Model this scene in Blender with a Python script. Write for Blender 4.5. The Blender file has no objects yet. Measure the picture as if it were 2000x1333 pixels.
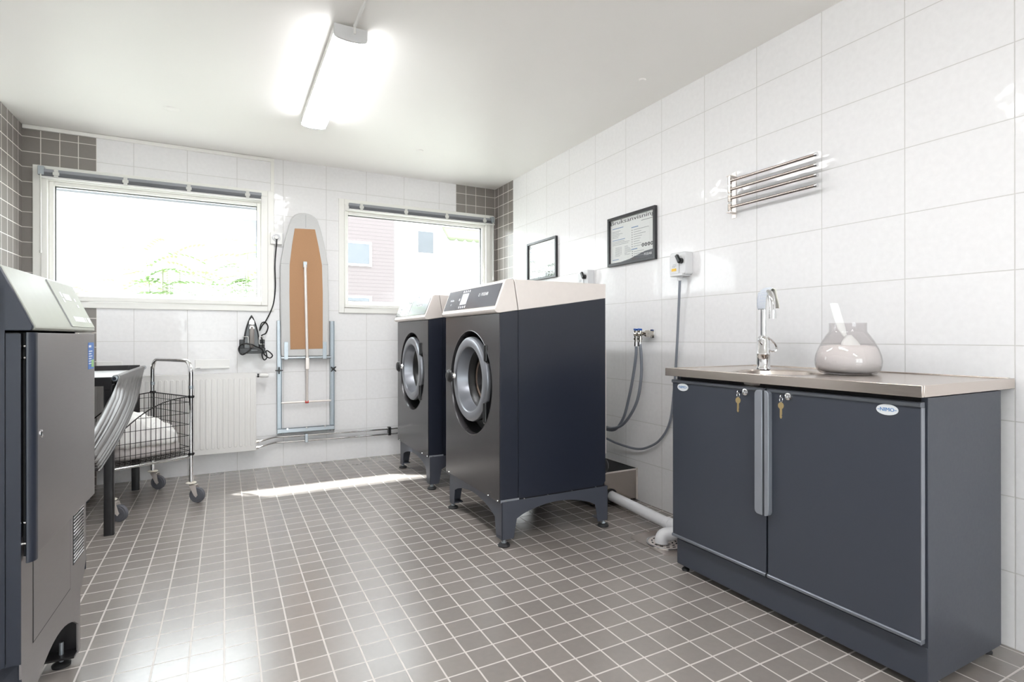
import bpy, bmesh, math, random
from math import sin, cos, pi, radians, sqrt, atan2
from mathutils import Vector, Matrix
from mathutils import noise as mnoise

random.seed(7)
scn = bpy.context.scene
COL = scn.collection

# ------------------------------------------------------------------ camera, world, sun, exposure
cam_d = bpy.data.cameras.new('camera')
cam = bpy.data.objects.new('camera', cam_d)
COL.objects.link(cam)
YAW = 0.48882
cam.matrix_world = (Matrix.Translation((-2.31417, -4.76159, 1.03927)) @ Matrix.Rotation(-YAW, 4, 'Z')
                    @ Matrix.Rotation(pi / 2, 4, 'X') @ Matrix.Rotation(-0.00097, 4, 'Z'))
cam_d.sensor_fit = 'HORIZONTAL'
cam_d.sensor_width = 36.0
cam_d.lens = 1066.16 * 36.0 / 2000.0
cam_d.shift_x = -6.26 / 2000.0
cam_d.shift_y = -8.17 / 2000.0
cam_d.clip_start = 0.02
cam_d.clip_end = 200
scn.camera = cam

world = bpy.data.worlds.new('overcast_sky')
scn.world = world
world.use_nodes = True
bg = world.node_tree.nodes['Background']
bg.inputs['Color'].default_value = (0.92, 0.96, 1.0, 1)
bg.inputs['Strength'].default_value = 7.0

sun_d = bpy.data.lights.new('sun', 'SUN')
sun_d.energy = 24.0
sun_d.angle = radians(1.6)
sun_d.color = (0.98, 0.99, 1.0)
sun = bpy.data.objects.new('sun', sun_d)
COL.objects.link(sun)
sun.location = (-8, 8, 9)
sun.rotation_euler = Vector((0.65, -0.485, -1.0)).to_track_quat('-Z', 'Y').to_euler()

LAMP = 32.0
scn.view_settings.view_transform = 'Standard'
scn.view_settings.look = 'None'
scn.view_settings.exposure = 0.58
scn.view_settings.gamma = 1.0
scn.view_settings.use_curve_mapping = False
scn.cycles.max_bounces = 12
scn.cycles.diffuse_bounces = 10
scn.cycles.glossy_bounces = 5
scn.cycles.transmission_bounces = 8
scn.cycles.transparent_max_bounces = 12
scn.cycles.sample_clamp_indirect = 6.0
scn.cycles.caustics_reflective = False
scn.cycles.caustics_refractive = False

# ------------------------------------------------------------------ materials
def lin(c):
    return tuple(((x / 255) / 12.92 if x / 255 <= 0.04045 else ((x / 255 + 0.055) / 1.055) ** 2.4) for x in c)

def nt_new(name):
    m = bpy.data.materials.new(name)
    m.use_nodes = True
    nt = m.node_tree
    return m, nt, nt.nodes['Principled BSDF']

def mat(name, rgb, rough=0.5, metal=0.0, var=0.04, scale=30.0, stretch=None, bump=0.0, coat=0.0, rvar=0.05, spec=0.5):
    """plain surface with a little procedural variation; rgb in sRGB 0-255"""
    m, nt, b = nt_new(name)
    c = lin(rgb)
    tc = nt.nodes.new('ShaderNodeTexCoord')
    mp = nt.nodes.new('ShaderNodeMapping')
    if stretch:
        mp.inputs['Scale'].default_value = stretch
    nz = nt.nodes.new('ShaderNodeTexNoise')
    nz.inputs['Scale'].default_value = scale
    nz.inputs['Detail'].default_value = 3
    nt.links.new(tc.outputs['Object'], mp.inputs['Vector'])
    nt.links.new(mp.outputs['Vector'], nz.inputs['Vector'])
    mx = nt.nodes.new('ShaderNodeMix')
    mx.data_type = 'RGBA'
    mx.inputs[6].default_value = tuple(x * (1 - var) for x in c) + (1,)
    mx.inputs[7].default_value = tuple(min(1, x * (1 + var)) for x in c) + (1,)
    nt.links.new(nz.outputs['Fac'], mx.inputs[0])
    nt.links.new(mx.outputs[2], b.inputs['Base Color'])
    mr = nt.nodes.new('ShaderNodeMapRange')
    mr.inputs['To Min'].default_value = max(0.0, rough - rvar * min(1, rough * 4))
    mr.inputs['To Max'].default_value = min(1.0, rough + rvar * min(1, rough * 4))
    nt.links.new(nz.outputs['Fac'], mr.inputs['Value'])
    nt.links.new(mr.outputs['Result'], b.inputs['Roughness'])
    b.inputs['Metallic'].default_value = metal
    b.inputs['Specular IOR Level'].default_value = spec
    if coat:
        b.inputs['Coat Weight'].default_value = coat
        b.inputs['Coat Roughness'].default_value = 0.08
    if bump:
        bp = nt.nodes.new('ShaderNodeBump')
        bp.inputs['Strength'].default_value = bump
        bp.inputs['Distance'].default_value = 0.002
        nt.links.new(nz.outputs['Fac'], bp.inputs['Height'])
        nt.links.new(bp.outputs['Normal'], b.inputs['Normal'])
    return m

def tile_mat(name, ua, va, pu, ou, pv, ov, joint, col, grout, rough, wave, var, wscale=9.0, mott=0.05, spec=0.5, coat=0.0):
    m, nt, b = nt_new(name)
    b.inputs['Specular IOR Level'].default_value = spec
    if coat:
        b.inputs['Coat Weight'].default_value = coat; b.inputs['Coat Roughness'].default_value = 0.24; b.inputs['Coat IOR'].default_value = 1.7
    N, Lk = nt.nodes.new, nt.links.new
    geo = N('ShaderNodeNewGeometry')
    sep = N('ShaderNodeSeparateXYZ')
    Lk(geo.outputs['Position'], sep.inputs[0])
    def math_(op, a, bb=None, c=None):
        n = N('ShaderNodeMath'); n.operation = op
        for i, v in enumerate((a, bb, c)):
            if v is None: continue
            if isinstance(v, (int, float)): n.inputs[i].default_value = v
            else: Lk(v, n.inputs[i])
        return n.outputs[0]
    ds, ids = [], []
    for ax, p, o in ((ua, pu, ou), (va, pv, ov)):
        u = math_('DIVIDE', math_('SUBTRACT', sep.outputs[ax], o), p)
        fl = math_('FLOOR', u)
        f = math_('SUBTRACT', u, fl)
        d = math_('MULTIPLY', math_('MINIMUM', f, math_('SUBTRACT', 1.0, f)), p)
        ds.append(d); ids.append(fl)
    d = math_('MINIMUM', ds[0], ds[1])
    mr = N('ShaderNodeMapRange'); mr.interpolation_type = 'SMOOTHSTEP'
    mr.inputs['From Min'].default_value = joint / 2 - 0.0007
    mr.inputs['From Max'].default_value = joint / 2 + 0.0009
    Lk(d, mr.inputs['Value'])
    mask = mr.outputs['Result']
    cb = N('ShaderNodeCombineXYZ'); Lk(ids[0], cb.inputs[0]); Lk(ids[1], cb.inputs[1])
    wn = N('ShaderNodeTexWhiteNoise'); wn.noise_dimensions = '3D'; Lk(cb.outputs[0], wn.inputs['Vector'])
    # mottling inside the tile
    nz = N('ShaderNodeTexNoise'); nz.inputs['Scale'].default_value = 45; nz.inputs['Detail'].default_value = 4
    Lk(geo.outputs['Position'], nz.inputs['Vector'])
    c = lin(col)
    cr = N('ShaderNodeMix'); cr.data_type = 'RGBA'
    cr.inputs[6].default_value = tuple(x * (1 - var) for x in c) + (1,)
    cr.inputs[7].default_value = tuple(min(1, x * (1 + var)) for x in c) + (1,)
    Lk(wn.outputs['Value'], cr.inputs[0])
    hs = N('ShaderNodeHueSaturation')
    Lk(cr.outputs[2], hs.inputs['Color'])
    Lk(math_('ADD', 1 - mott, math_('MULTIPLY', nz.outputs['Fac'], 2 * mott)), hs.inputs['Value'])
    cg = N('ShaderNodeMix'); cg.data_type = 'RGBA'
    cg.inputs[6].default_value = lin(grout) + (1,)
    Lk(mask, cg.inputs[0]); Lk(hs.outputs['Color'], cg.inputs[7])
    Lk(cg.outputs[2], b.inputs['Base Color'])
    Lk(math_('ADD', 0.8, math_('MULTIPLY', mask, rough - 0.8)), b.inputs['Roughness'])
    # glaze unevenness, different in every tile, plus the joint groove
    off = N('ShaderNodeVectorMath'); off.operation = 'MULTIPLY_ADD'
    Lk(wn.outputs['Color'], off.inputs[0]); off.inputs[1].default_value = (3, 3, 3)
    Lk(geo.outputs['Position'], off.inputs[2])
    n2 = N('ShaderNodeTexNoise'); n2.inputs['Scale'].default_value = wscale; n2.inputs['Detail'].default_value = 1
    Lk(off.outputs[0], n2.inputs['Vector'])
    h = math_('ADD', math_('MULTIPLY', n2.outputs['Fac'], wave), math_('MULTIPLY', mask, 0.0004))
    bp = N('ShaderNodeBump'); bp.inputs['Strength'].default_value = 1.0; bp.inputs['Distance'].default_value = 1.0
    Lk(h, bp.inputs['Height']); Lk(bp.outputs['Normal'], b.inputs['Normal'])
    return m

WH = (237, 236, 237); WG = (208, 206, 204)
GR = (136, 130, 126); GG = (226, 221, 215)
M_tile_r = tile_mat('white_glazed_tile_side', 'Y', 'Z', 0.33158, -3.9411, 0.25206, 0.0, 0.0030, WH, WG, 0.07, 0.0020, 0.008, wscale=15, spec=0.2)
M_tile_b = tile_mat('white_glazed_tile_back', 'X', 'Z', 0.33158, -2.8928, 0.25206, 0.0, 0.0030, WH, WG, 0.07, 0.0020, 0.008, wscale=15, spec=0.2)
M_gray_b = tile_mat('grey_tile_back', 'X', 'Z', 0.1012, -3.108, 0.1012, 2.386, 0.0045, GR, GG, 0.28, 0.0002, 0.05)
M_gray_br = tile_mat('grey_tile_back_corner', 'X', 'Z', 0.1012, -0.407, 0.1012, 2.386, 0.0045, GR, GG, 0.28, 0.0002, 0.05)
M_gray_s = tile_mat('grey_tile_side', 'Y', 'Z', 0.1012, -0.375, 0.1012, 2.386, 0.0045, GR, GG, 0.22, 0.0002, 0.05)
M_floor = tile_mat('grey_floor_tile', 'X', 'Y', 0.1, -0.0165, 0.1, 0.003, 0.0050, (136, 129, 124), (200, 193, 187), 0.26, 0.0001, 0.07, wscale=14, mott=0.09, spec=0.85, coat=0.45)
M_ceil = mat('ceiling_paint', (248, 246, 243), 0.42, var=0.01, scale=3)
M_trim = mat('white_window_paint', (240, 239, 235), 0.35, var=0.01)
M_white = mat('white_plastic', (236, 235, 233), 0.35, var=0.01)
M_whiteenamel = mat('white_enamel', (229, 227, 225), 0.3, var=0.01)
M_navy = mat('navy_enamel', (31, 35, 47), 0.34, var=0.05, scale=60, bump=0.03)
M_stand = mat('grey_enamel', (66, 69, 79), 0.42, var=0.05, scale=80, bump=0.05)
M_front = mat('brushed_grey_steel', (62, 60, 62), 0.25, 0.3, var=0.05, scale=40, stretch=(1, 1, 14))
M_steel = mat('brushed_steel', (234, 226, 221), 0.42, 0.5, var=0.04, scale=30, stretch=(1, 14, 1))
M_steel_c = mat('counter_steel', (212, 202, 194), 0.24, 0.95, var=0.05, scale=25, stretch=(14, 1, 14))
M_dryer_steel = mat('satin_steel', (150, 146, 146), 0.38, 0.9, var=0.03, scale=30, stretch=(1, 1, 16))
M_dryer_blue = mat('blue_grey_enamel', (37, 42, 54), 0.35, var=0.04, scale=60, bump=0.03)
M_panel_l = mat('light_grey_panel', (164, 167, 158), 0.35, var=0.01)
M_rail = mat('rail_steel', (180, 171, 164), 0.22, 1.0, var=.03)
M_chrome = mat('chrome', (225, 225, 226), 0.06, 1.0, var=0.01, rvar=0.02)
M_galv = mat('galvanised_steel', (170, 177, 183), 0.34, 0.75, var=0.08, scale=60)
M_black = mat('black_plastic', (22, 22, 24), 0.35, var=0.05)
M_blackpaint = mat('black_paint', (28, 26, 28), 0.35, var=0.05)
M_rubber = mat('dark_rubber', (34, 34, 36), 0.6, var=0.08)
M_ring = mat('silver_door_metal', (134, 136, 142), 0.32, 0.6, var=0.03)
M_panel_d = mat('dark_control_panel', (84, 86, 93), 0.16, 0.0, var=0.02, coat=0.3)
M_print = mat('white_print', (236, 236, 240), 0.5, var=0.01)
M_disp = mat('pale_display', (205, 206, 215), 0.25, var=0.01)
M_drum = mat('drum_steel', (62, 54, 46), 0.25, 0.9, var=0.1)
M_gasket = mat('black_gasket', (17, 17, 19), 0.4, var=0.05)
M_cab = mat('cabinet_laminate', (58, 62, 72), 0.38, var=0.03, scale=90, bump=0.04)
M_alu = mat('aluminium_profile', (150, 154, 162), 0.38, 0.5, var=0.02)
M_aludark = mat('grey_edge_profile', (112, 116, 124), 0.38, 0.4, var=0.02)
M_brass = mat('brass_key', (205, 182, 134), 0.3, 0.75, var=0.05)
M_logo = mat('logo_plate', (214, 217, 220), 0.35, var=0.01)
M_logoblue = mat('logo_blue', (38, 116, 178), 0.4, var=0.02)
M_hose = mat('grey_hose', (124, 128, 138), 0.5, var=0.03)
M_pvc = mat('white_pvc', (232, 232, 235), 0.3, var=0.01)
M_blue = mat('blue_handle', (30, 84, 170), 0.35, var=0.03)
M_boxgrey = mat('light_grey_box', (218, 218, 220), 0.4, var=0.01)
M_yellow = mat('yellow_label', (238, 192, 62), 0.5, var=0.03)
M_slat = mat('grey_blind_slat', (146, 148, 154), 0.45, var=0.03)
M_clear = mat('clear_plastic_clip', (214, 214, 210), 0.2, var=0.02)
M_pad = mat('grey_pad_cloth', (206, 206, 206), 0.85, var=0.04, scale=120, bump=0.1)
M_hard = mat('brown_hardboard', (178, 136, 100), 0.7, var=0.08, scale=160, bump=0.08)
M_red = mat('red_cap', (196, 60, 50), 0.4)
M_wire = mat('dark_wire', (34, 28, 28), 0.35, 0.4, var=0.05)
M_tyre = mat('grey_tyre', (94, 95, 102), 0.5, var=0.05)
M_cream = mat('cream_bumper', (226, 220, 208), 0.45, var=0.02)
M_linen = mat('white_linen', (238, 236, 233), 0.9, var=0.03, scale=8, bump=0.1)
M_linen2 = mat('grey_towel', (186, 180, 178), 0.95, var=0.08, scale=60, bump=0.3)
M_sling = mat('silver_cloth', (98, 95, 94), 0.34, 0.5, var=0.06, scale=50)
M_wood = mat('light_wood', (206, 180, 140), 0.5, var=0.1, scale=20, stretch=(1, 12, 1))
M_toptable = mat('white_table_top', (236, 238, 242), 0.3, var=0.01)
M_paper = mat('paper', (238, 240, 238), 0.6, var=0.01)
M_ink = mat('dark_ink', (66, 68, 72), 0.6, var=0.02)
M_inkg = mat('grey_ink', (150, 152, 156), 0.6, var=0.02)
M_inkb = mat('blue_ink', (120, 150, 190), 0.6, var=0.02)
M_frame = mat('black_frame', (40, 40, 44), 0.28, var=0.02, rvar=0.01, scale=4)
M_powder = mat('washing_powder', (240, 235, 233), 0.95, var=0.05, scale=200, bump=0.2)
M_scoop = mat('white_scoop', (238, 240, 238), 0.35, var=0.01)
M_sticker = mat('blue_sticker', (74, 116, 184), 0.5, var=0.02)
M_green = mat('green_sticker', (150, 196, 130), 0.5, var=0.02)
M_ironbody = mat('iron_body', (40, 40, 42), 0.22, var=0.05)
M_ironhandle = mat('iron_handle_grey', (150, 144, 140), 0.35, var=0.03)
M_valve = mat('valve_brass_chrome', (188, 184, 176), 0.14, 1.0, var=0.05)
M_dark = mat('dark_interior', (14, 14, 16), 0.7)

def cloth_mat():
    m, nt, b = nt_new('striped_dishcloth')
    N, Lk = nt.nodes.new, nt.links.new
    uv = N('ShaderNodeUVMap')
    sp = N('ShaderNodeSeparateXYZ'); Lk(uv.outputs[0], sp.inputs[0])
    outs = []
    for ch, fr in (('X', 10.0), ('Y', 44.0)):
        mu = N('ShaderNodeMath'); mu.operation = 'MULTIPLY'; mu.inputs[1].default_value = fr
        Lk(sp.outputs[ch], mu.inputs[0])
        fr_ = N('ShaderNodeMath'); fr_.operation = 'FRACT'; Lk(mu.outputs[0], fr_.inputs[0])
        gt = N('ShaderNodeMath'); gt.operation = 'GREATER_THAN'; gt.inputs[1].default_value = 0.55
        Lk(fr_.outputs[0], gt.inputs[0]); outs.append(gt.outputs[0])
    ad = N('ShaderNodeMath'); ad.operation = 'ADD'; Lk(outs[0], ad.inputs[0]); Lk(outs[1], ad.inputs[1])
    lt = N('ShaderNodeMath'); lt.operation = 'LESS_THAN'; lt.inputs[1].default_value = 0.5
    Lk(sp.outputs['Y'], lt.inputs[0])
    mu2 = N('ShaderNodeMath'); mu2.operation = 'MULTIPLY'; Lk(ad.outputs[0], mu2.inputs[0]); Lk(lt.outputs[0], mu2.inputs[1])
    hf = N('ShaderNodeMath'); hf.operation = 'MULTIPLY'; hf.inputs[1].default_value = 0.36; Lk(mu2.outputs[0], hf.inputs[0])
    mx = N('ShaderNodeMix'); mx.data_type = 'RGBA'
    mx.inputs[6].default_value = lin((238, 236, 226)) + (1,)
    mx.inputs[7].default_value = lin((84, 134, 205)) + (1,)
    Lk(hf.outputs[0], mx.inputs[0]); Lk(mx.outputs[2], b.inputs['Base Color'])
    b.inputs['Roughness'].default_value = 0.9
    return m
M_cloth = cloth_mat()

def glass_mat(name, tint, rough=0.0, refl=0.03):
    """thin pane: see-through with a Fresnel reflection"""
    m = bpy.data.materials.new(name); m.use_nodes = True
    nt = m.node_tree; nt.nodes.clear()
    o = nt.nodes.new('ShaderNodeOutputMaterial')
    t = nt.nodes.new('ShaderNodeBsdfTransparent'); t.inputs[0].default_value = tint + (1,)
    g = nt.nodes.new('ShaderNodeBsdfGlossy'); g.inputs['Roughness'].default_value = rough
    lw = nt.nodes.new('ShaderNodeLayerWeight'); lw.inputs['Blend'].default_value = 0.5
    pw = nt.nodes.new('ShaderNodeMath'); pw.operation = 'POWER'; pw.inputs[1].default_value = 5.0
    nt.links.new(lw.outputs['Facing'], pw.inputs[0])
    f = nt.nodes.new('ShaderNodeMath'); f.operation = 'MULTIPLY_ADD'; f.inputs[1].default_value = 0.9; f.inputs[2].default_value = refl
    nt.links.new(pw.outputs[0], f.inputs[0])
    nz = nt.nodes.new('ShaderNodeTexNoise'); nz.inputs['Scale'].default_value = 2.0
    mm = nt.nodes.new('ShaderNodeMath'); mm.operation = 'MULTIPLY_ADD'
    mm.inputs[1].default_value = 0.01; nt.links.new(nz.outputs['Fac'], mm.inputs[0]); nt.links.new(f.outputs[0], mm.inputs[2])
    mx = nt.nodes.new('ShaderNodeMixShader')
    nt.links.new(mm.outputs[0], mx.inputs[0]); nt.links.new(t.outputs[0], mx.inputs[1]); nt.links.new(g.outputs[0], mx.inputs[2])
    nt.links.new(mx.outputs[0], o.inputs['Surface'])
    return m
M_pane = glass_mat('window_glass', (0.95, 0.97, 0.96))
M_fglass = glass_mat('picture_glass', (0.97, 0.97, 0.97))
M_doorglass = glass_mat('door_glass', (0.62, 0.56, 0.5))
M_jar = glass_mat('smoked_jar_glass', (0.93, 0.92, 0.92))

def emit_mat(name, strength, col=(0.98, 0.985, 1.0)):
    m, nt, b = nt_new(name)
    b.inputs['Base Color'].default_value = (0.9, 0.9, 0.9, 1)
    b.inputs['Emission Color'].default_value = col + (1,)
    b.inputs['Emission Strength'].default_value = strength
    return m
M_lampglow = emit_mat('lamp_diffuser', LAMP)

def siding_mat(name, rgb, pitch, ax='Z'):
    m, nt, b = nt_new(name)
    N, Lk = nt.nodes.new, nt.links.new
    g = N('ShaderNodeNewGeometry'); s = N('ShaderNodeSeparateXYZ'); Lk(g.outputs['Position'], s.inputs[0])
    a = N('ShaderNodeMath'); a.operation = 'DIVIDE'; a.inputs[1].default_value = pitch; Lk(s.outputs[ax], a.inputs[0])
    f = N('ShaderNodeMath'); f.operation = 'FRACT'; Lk(a.outputs[0], f.inputs[0])
    gt = N('ShaderNodeMath'); gt.operation = 'GREATER_THAN'; gt.inputs[1].default_value = 0.8; Lk(f.outputs[0], gt.inputs[0])
    mx = N('ShaderNodeMix'); mx.data_type = 'RGBA'; c = lin(rgb)
    mx.inputs[6].default_value = c + (1,); mx.inputs[7].default_value = tuple(x * 0.8 for x in c) + (1,)
    Lk(gt.outputs[0], mx.inputs[0]); Lk(mx.outputs[2], b.inputs['Base Color']); b.inputs['Roughness'].default_value = 0.8
    return m

# ------------------------------------------------------------------ mesh helpers
V = Vector
class MB:
    def __init__(self):
        self.v = []; self.f = []; self.m = []; self.mats = None; self.uv = None; self.cur = 0
    def add(self, vs, fs):
        o = len(self.v)
        self.v += [tuple(p) for p in vs]
        self.f += [tuple(i + o for i in q) for q in fs]
        self.m += [self.cur] * len(fs)
        return self
    def box(self, a, b):
        x0, y0, z0 = (min(a[i], b[i]) for i in range(3)); x1, y1, z1 = (max(a[i], b[i]) for i in range(3))
        return self.add([(x0, y0, z0), (x1, y0, z0), (x1, y1, z0), (x0, y1, z0), (x0, y0, z1), (x1, y0, z1), (x1, y1, z1), (x0, y1, z1)],
                        [(0, 3, 2, 1), (4, 5, 6, 7), (0, 1, 5, 4), (1, 2, 6, 5), (2, 3, 7, 6), (3, 0, 4, 7)])
    def frame_box(self, o, u, v, n, su, sv, sn):
        """box centred at o with half sizes along three unit axes"""
        o, u, v, n = V(o), V(u), V(v), V(n)
        vs = []
        for c in (-1, 1):
            for (a, b) in ((-1, -1), (1, -1), (1, 1), (-1, 1)):
                vs.append(o + u * a * su + v * b * sv + n * c * sn)
        return self.add(vs, [(0, 3, 2, 1), (4, 5, 6, 7), (0, 1, 5, 4), (1, 2, 6, 5), (2, 3, 7, 6), (3, 0, 4, 7)])
    def prism(self, poly, plane, d0, d1):
        """polygon in 'xz','yz' or 'xy' extruded along the remaining axis"""
        n = len(poly)
        def P(p, d):
            return {'xz': (p[0], d, p[1]), 'yz': (d, p[0], p[1]), 'xy': (p[0], p[1], d)}[plane]
        vs = [P(p, d0) for p in poly] + [P(p, d1) for p in poly]
        fs = [tuple(range(n))[::-1], tuple(range(n, 2 * n))] + [(i, (i + 1) % n, n + (i + 1) % n, n + i) for i in range(n)]
        return self.add(vs, fs)
    def cyl(self, p0, p1, r0, r1=None, seg=20, cap=True):
        p0, p1 = V(p0), V(p1); r1 = r0 if r1 is None else r1
        t = (p1 - p0).normalized()
        a = V((0, 0, 1)) if abs(t.z) < 0.9 else V((1, 0, 0))
        u = t.cross(a).normalized(); w = t.cross(u)
        vs = [p0 + (u * cos(2 * pi * i / seg) + w * sin(2 * pi * i / seg)) * r0 for i in range(seg)]
        vs += [p1 + (u * cos(2 * pi * i / seg) + w * sin(2 * pi * i / seg)) * r1 for i in range(seg)]
        fs = [(i, (i + 1) % seg, seg + (i + 1) % seg, seg + i) for i in range(seg)]
        if cap: fs += [tuple(range(seg))[::-1], tuple(range(seg, 2 * seg))]
        return self.add(vs, fs)
    def tube(self, pts, r, seg=8, closed=False, cap=True):
        pts = [V(p) for p in pts]; n = len(pts)
        rs = r if isinstance(r, (list, tuple)) else [r] * n
        tg = []
        for i in range(n):
            if closed: d = pts[(i + 1) % n] - pts[i - 1]
            else: d = pts[min(i + 1, n - 1)] - pts[max(i - 1, 0)]
            tg.append(d.normalized())
        a = V((0, 0, 1)) if abs(tg[0].z) < 0.9 else V((1, 0, 0))
        u = tg[0].cross(a).normalized()
        vs = []
        for i in range(n):
            u = (u - tg[i] * u.dot(tg[i])).normalized(); w = tg[i].cross(u)
            vs += [pts[i] + (u * cos(2 * pi * k / seg) + w * sin(2 * pi * k / seg)) * rs[i] for k in range(seg)]
        fs = []
        for i in range(n if closed else n - 1):
            j = (i + 1) % n
            fs += [(i * seg + k, i * seg + (k + 1) % seg, j * seg + (k + 1) % seg, j * seg + k) for k in range(seg)]
        if cap and not closed:
            fs += [tuple(range(seg))[::-1], tuple((n - 1) * seg + k for k in range(seg))]
        return self.add(vs, fs)
    def lathe(self, prof, o, ax=(0, 0, 1), seg=40, cap0=False, cap1=False):
        """profile of (radius, along) spun round the axis ax through o"""
        o, t = V(o), V(ax).normalized()
        a = V((0, 0, 1)) if abs(t.z) < 0.9 else V((1, 0, 0))
        u = a.cross(t).normalized(); w = t.cross(u)
        vs = []
        for (r, h) in prof:
            vs += [o + t * h + (u * cos(2 * pi * k / seg) + w * sin(2 * pi * k / seg)) * r for k in range(seg)]
        fs = []
        for i in range(len(prof) - 1):
            fs += [(i * seg + k, i * seg + (k + 1) % seg, (i + 1) * seg + (k + 1) % seg, (i + 1) * seg + k) for k in range(seg)]
        n = len(prof)
        if cap0: fs.append(tuple(range(seg))[::-1])
        if cap1: fs.append(tuple((n - 1) * seg + k for k in range(seg)))
        return self.add(vs, fs)
    def plate_hole(self, o, u, v, n, u0, u1, v0, v1, r, th, seg=64, ell=1.0):
        """rectangle u0..u1 x v0..v1 round a circular hole centred at o, thickness th along -n"""
        o, u, v, n = V(o), V(u), V(v), V(n)
        angs = sorted(set([2 * pi * k / seg for k in range(seg)] + [atan2(b, a) % (2 * pi) for a in (u0, u1) for b in (v0, v1)]))
        K = len(angs); ou, inn = [], []
        for a in angs:
            c, s = cos(a), sin(a)
            k = min((u1 / c if c > 1e-9 else u0 / c if c < -1e-9 else 1e9), (v1 / s if s > 1e-9 else v0 / s if s < -1e-9 else 1e9))
            ou.append((c * k, s * k)); inn.append((c * r, s * r * ell))
        vs = [o + u * a + v * b for a, b in ou] + [o + u * a + v * b for a, b in inn]
        vs += [p - n * th for p in vs]
        fs = []
        for i in range(K):
            j = (i + 1) % K
            fs += [(i, j, K + j, K + i), (2 * K + i, 3 * K + i, 3 * K + j, 2 * K + j), (i, 2 * K + i, 2 * K + j, j), (K + i, K + j, 3 * K + j, 3 * K + i)]
        return self.add(vs, fs)
    def sheet(self, grid, th=None):
        """grid of points (rows of equal length) as a surface"""
        R, Cc = len(grid), len(grid[0])
        vs = [p for row in grid for p in row]
        fs = [(i * Cc + j, i * Cc + j + 1, (i + 1) * Cc + j + 1, (i + 1) * Cc + j) for i in range(R - 1) for j in range(Cc - 1)]
        return self.add(vs, fs)

def unit_rect(w, h, r, seg=5):
    """rounded rectangle centred at 0"""
    pts = []
    for cx, cy, a0 in ((w / 2 - r, h / 2 - r, 0), (-w / 2 + r, h / 2 - r, 90), (-w / 2 + r, -h / 2 + r, 180), (w / 2 - r, -h / 2 + r, 270)):
        for k in range(seg + 1):
            a = radians(a0 + 90 * k / seg)
            pts.append((cx + r * cos(a), cy + r * sin(a)))
    return pts

def catmull(pts, n=8):
    P = [V(p) for p in pts]; P = [P[0] * 2 - P[1]] + P + [P[-1] * 2 - P[-2]]
    out = []
    for i in range(1, len(P) - 2):
        for k in range(n):
            t = k / n
            out.append(0.5 * ((2 * P[i]) + (P[i + 1] - P[i - 1]) * t + (2 * P[i - 1] - 5 * P[i] + 4 * P[i + 1] - P[i + 2]) * t * t + (3 * P[i] - P[i - 1] - 3 * P[i + 1] + P[i + 2]) * t ** 3))
    out.append(P[-2]); return out

ORG = {}
def finish(me, mats, smooth=True, ang=38):
    for mm in (mats if isinstance(mats, (list, tuple)) else [mats]): me.materials.append(mm)
    bm = bmesh.new(); bm.from_mesh(me)
    bmesh.ops.recalc_face_normals(bm, faces=bm.faces)
    bm.to_mesh(me); bm.free()
    if smooth:
        for p in me.polygons: p.use_smooth = True
        me.set_sharp_from_angle(angle=radians(ang))

def obj(name, mb, mats, parent=None, org=None, bevel=0.0, seg=2, subsurf=0, solid=0.0, label=None, ang=38):
    o0 = V(ORG[parent.name]) if parent else V(org or (0, 0, 0))
    me = bpy.data.meshes.new(name)
    me.from_pydata([tuple(V(p) - o0) for p in mb.v], [], mb.f)
    for i, p in enumerate(me.polygons): p.material_index = mb.m[i]
    finish(me, mats, True, ang)
    if mb.uv:
        l = me.uv_layers.new(name='UVMap')
        for lp in me.loops: l.data[lp.index].uv = mb.uv[lp.vertex_index]
    o = bpy.data.objects.new(name, me); COL.objects.link(o)
    if parent: o.parent = parent
    else: o.location = o0
    ORG[o.name] = tuple(o0)
    if solid:
        s = o.modifiers.new('solid', 'SOLIDIFY'); s.thickness = solid; s.offset = 0
    if bevel:
        b = o.modifiers.new('bevel', 'BEVEL'); b.width = bevel; b.segments = seg; b.limit_method = 'ANGLE'; b.angle_limit = radians(40)
    if subsurf:
        s = o.modifiers.new('sub', 'SUBSURF'); s.levels = subsurf; s.render_levels = subsurf
    if label: o['label'] = label
    return o

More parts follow.
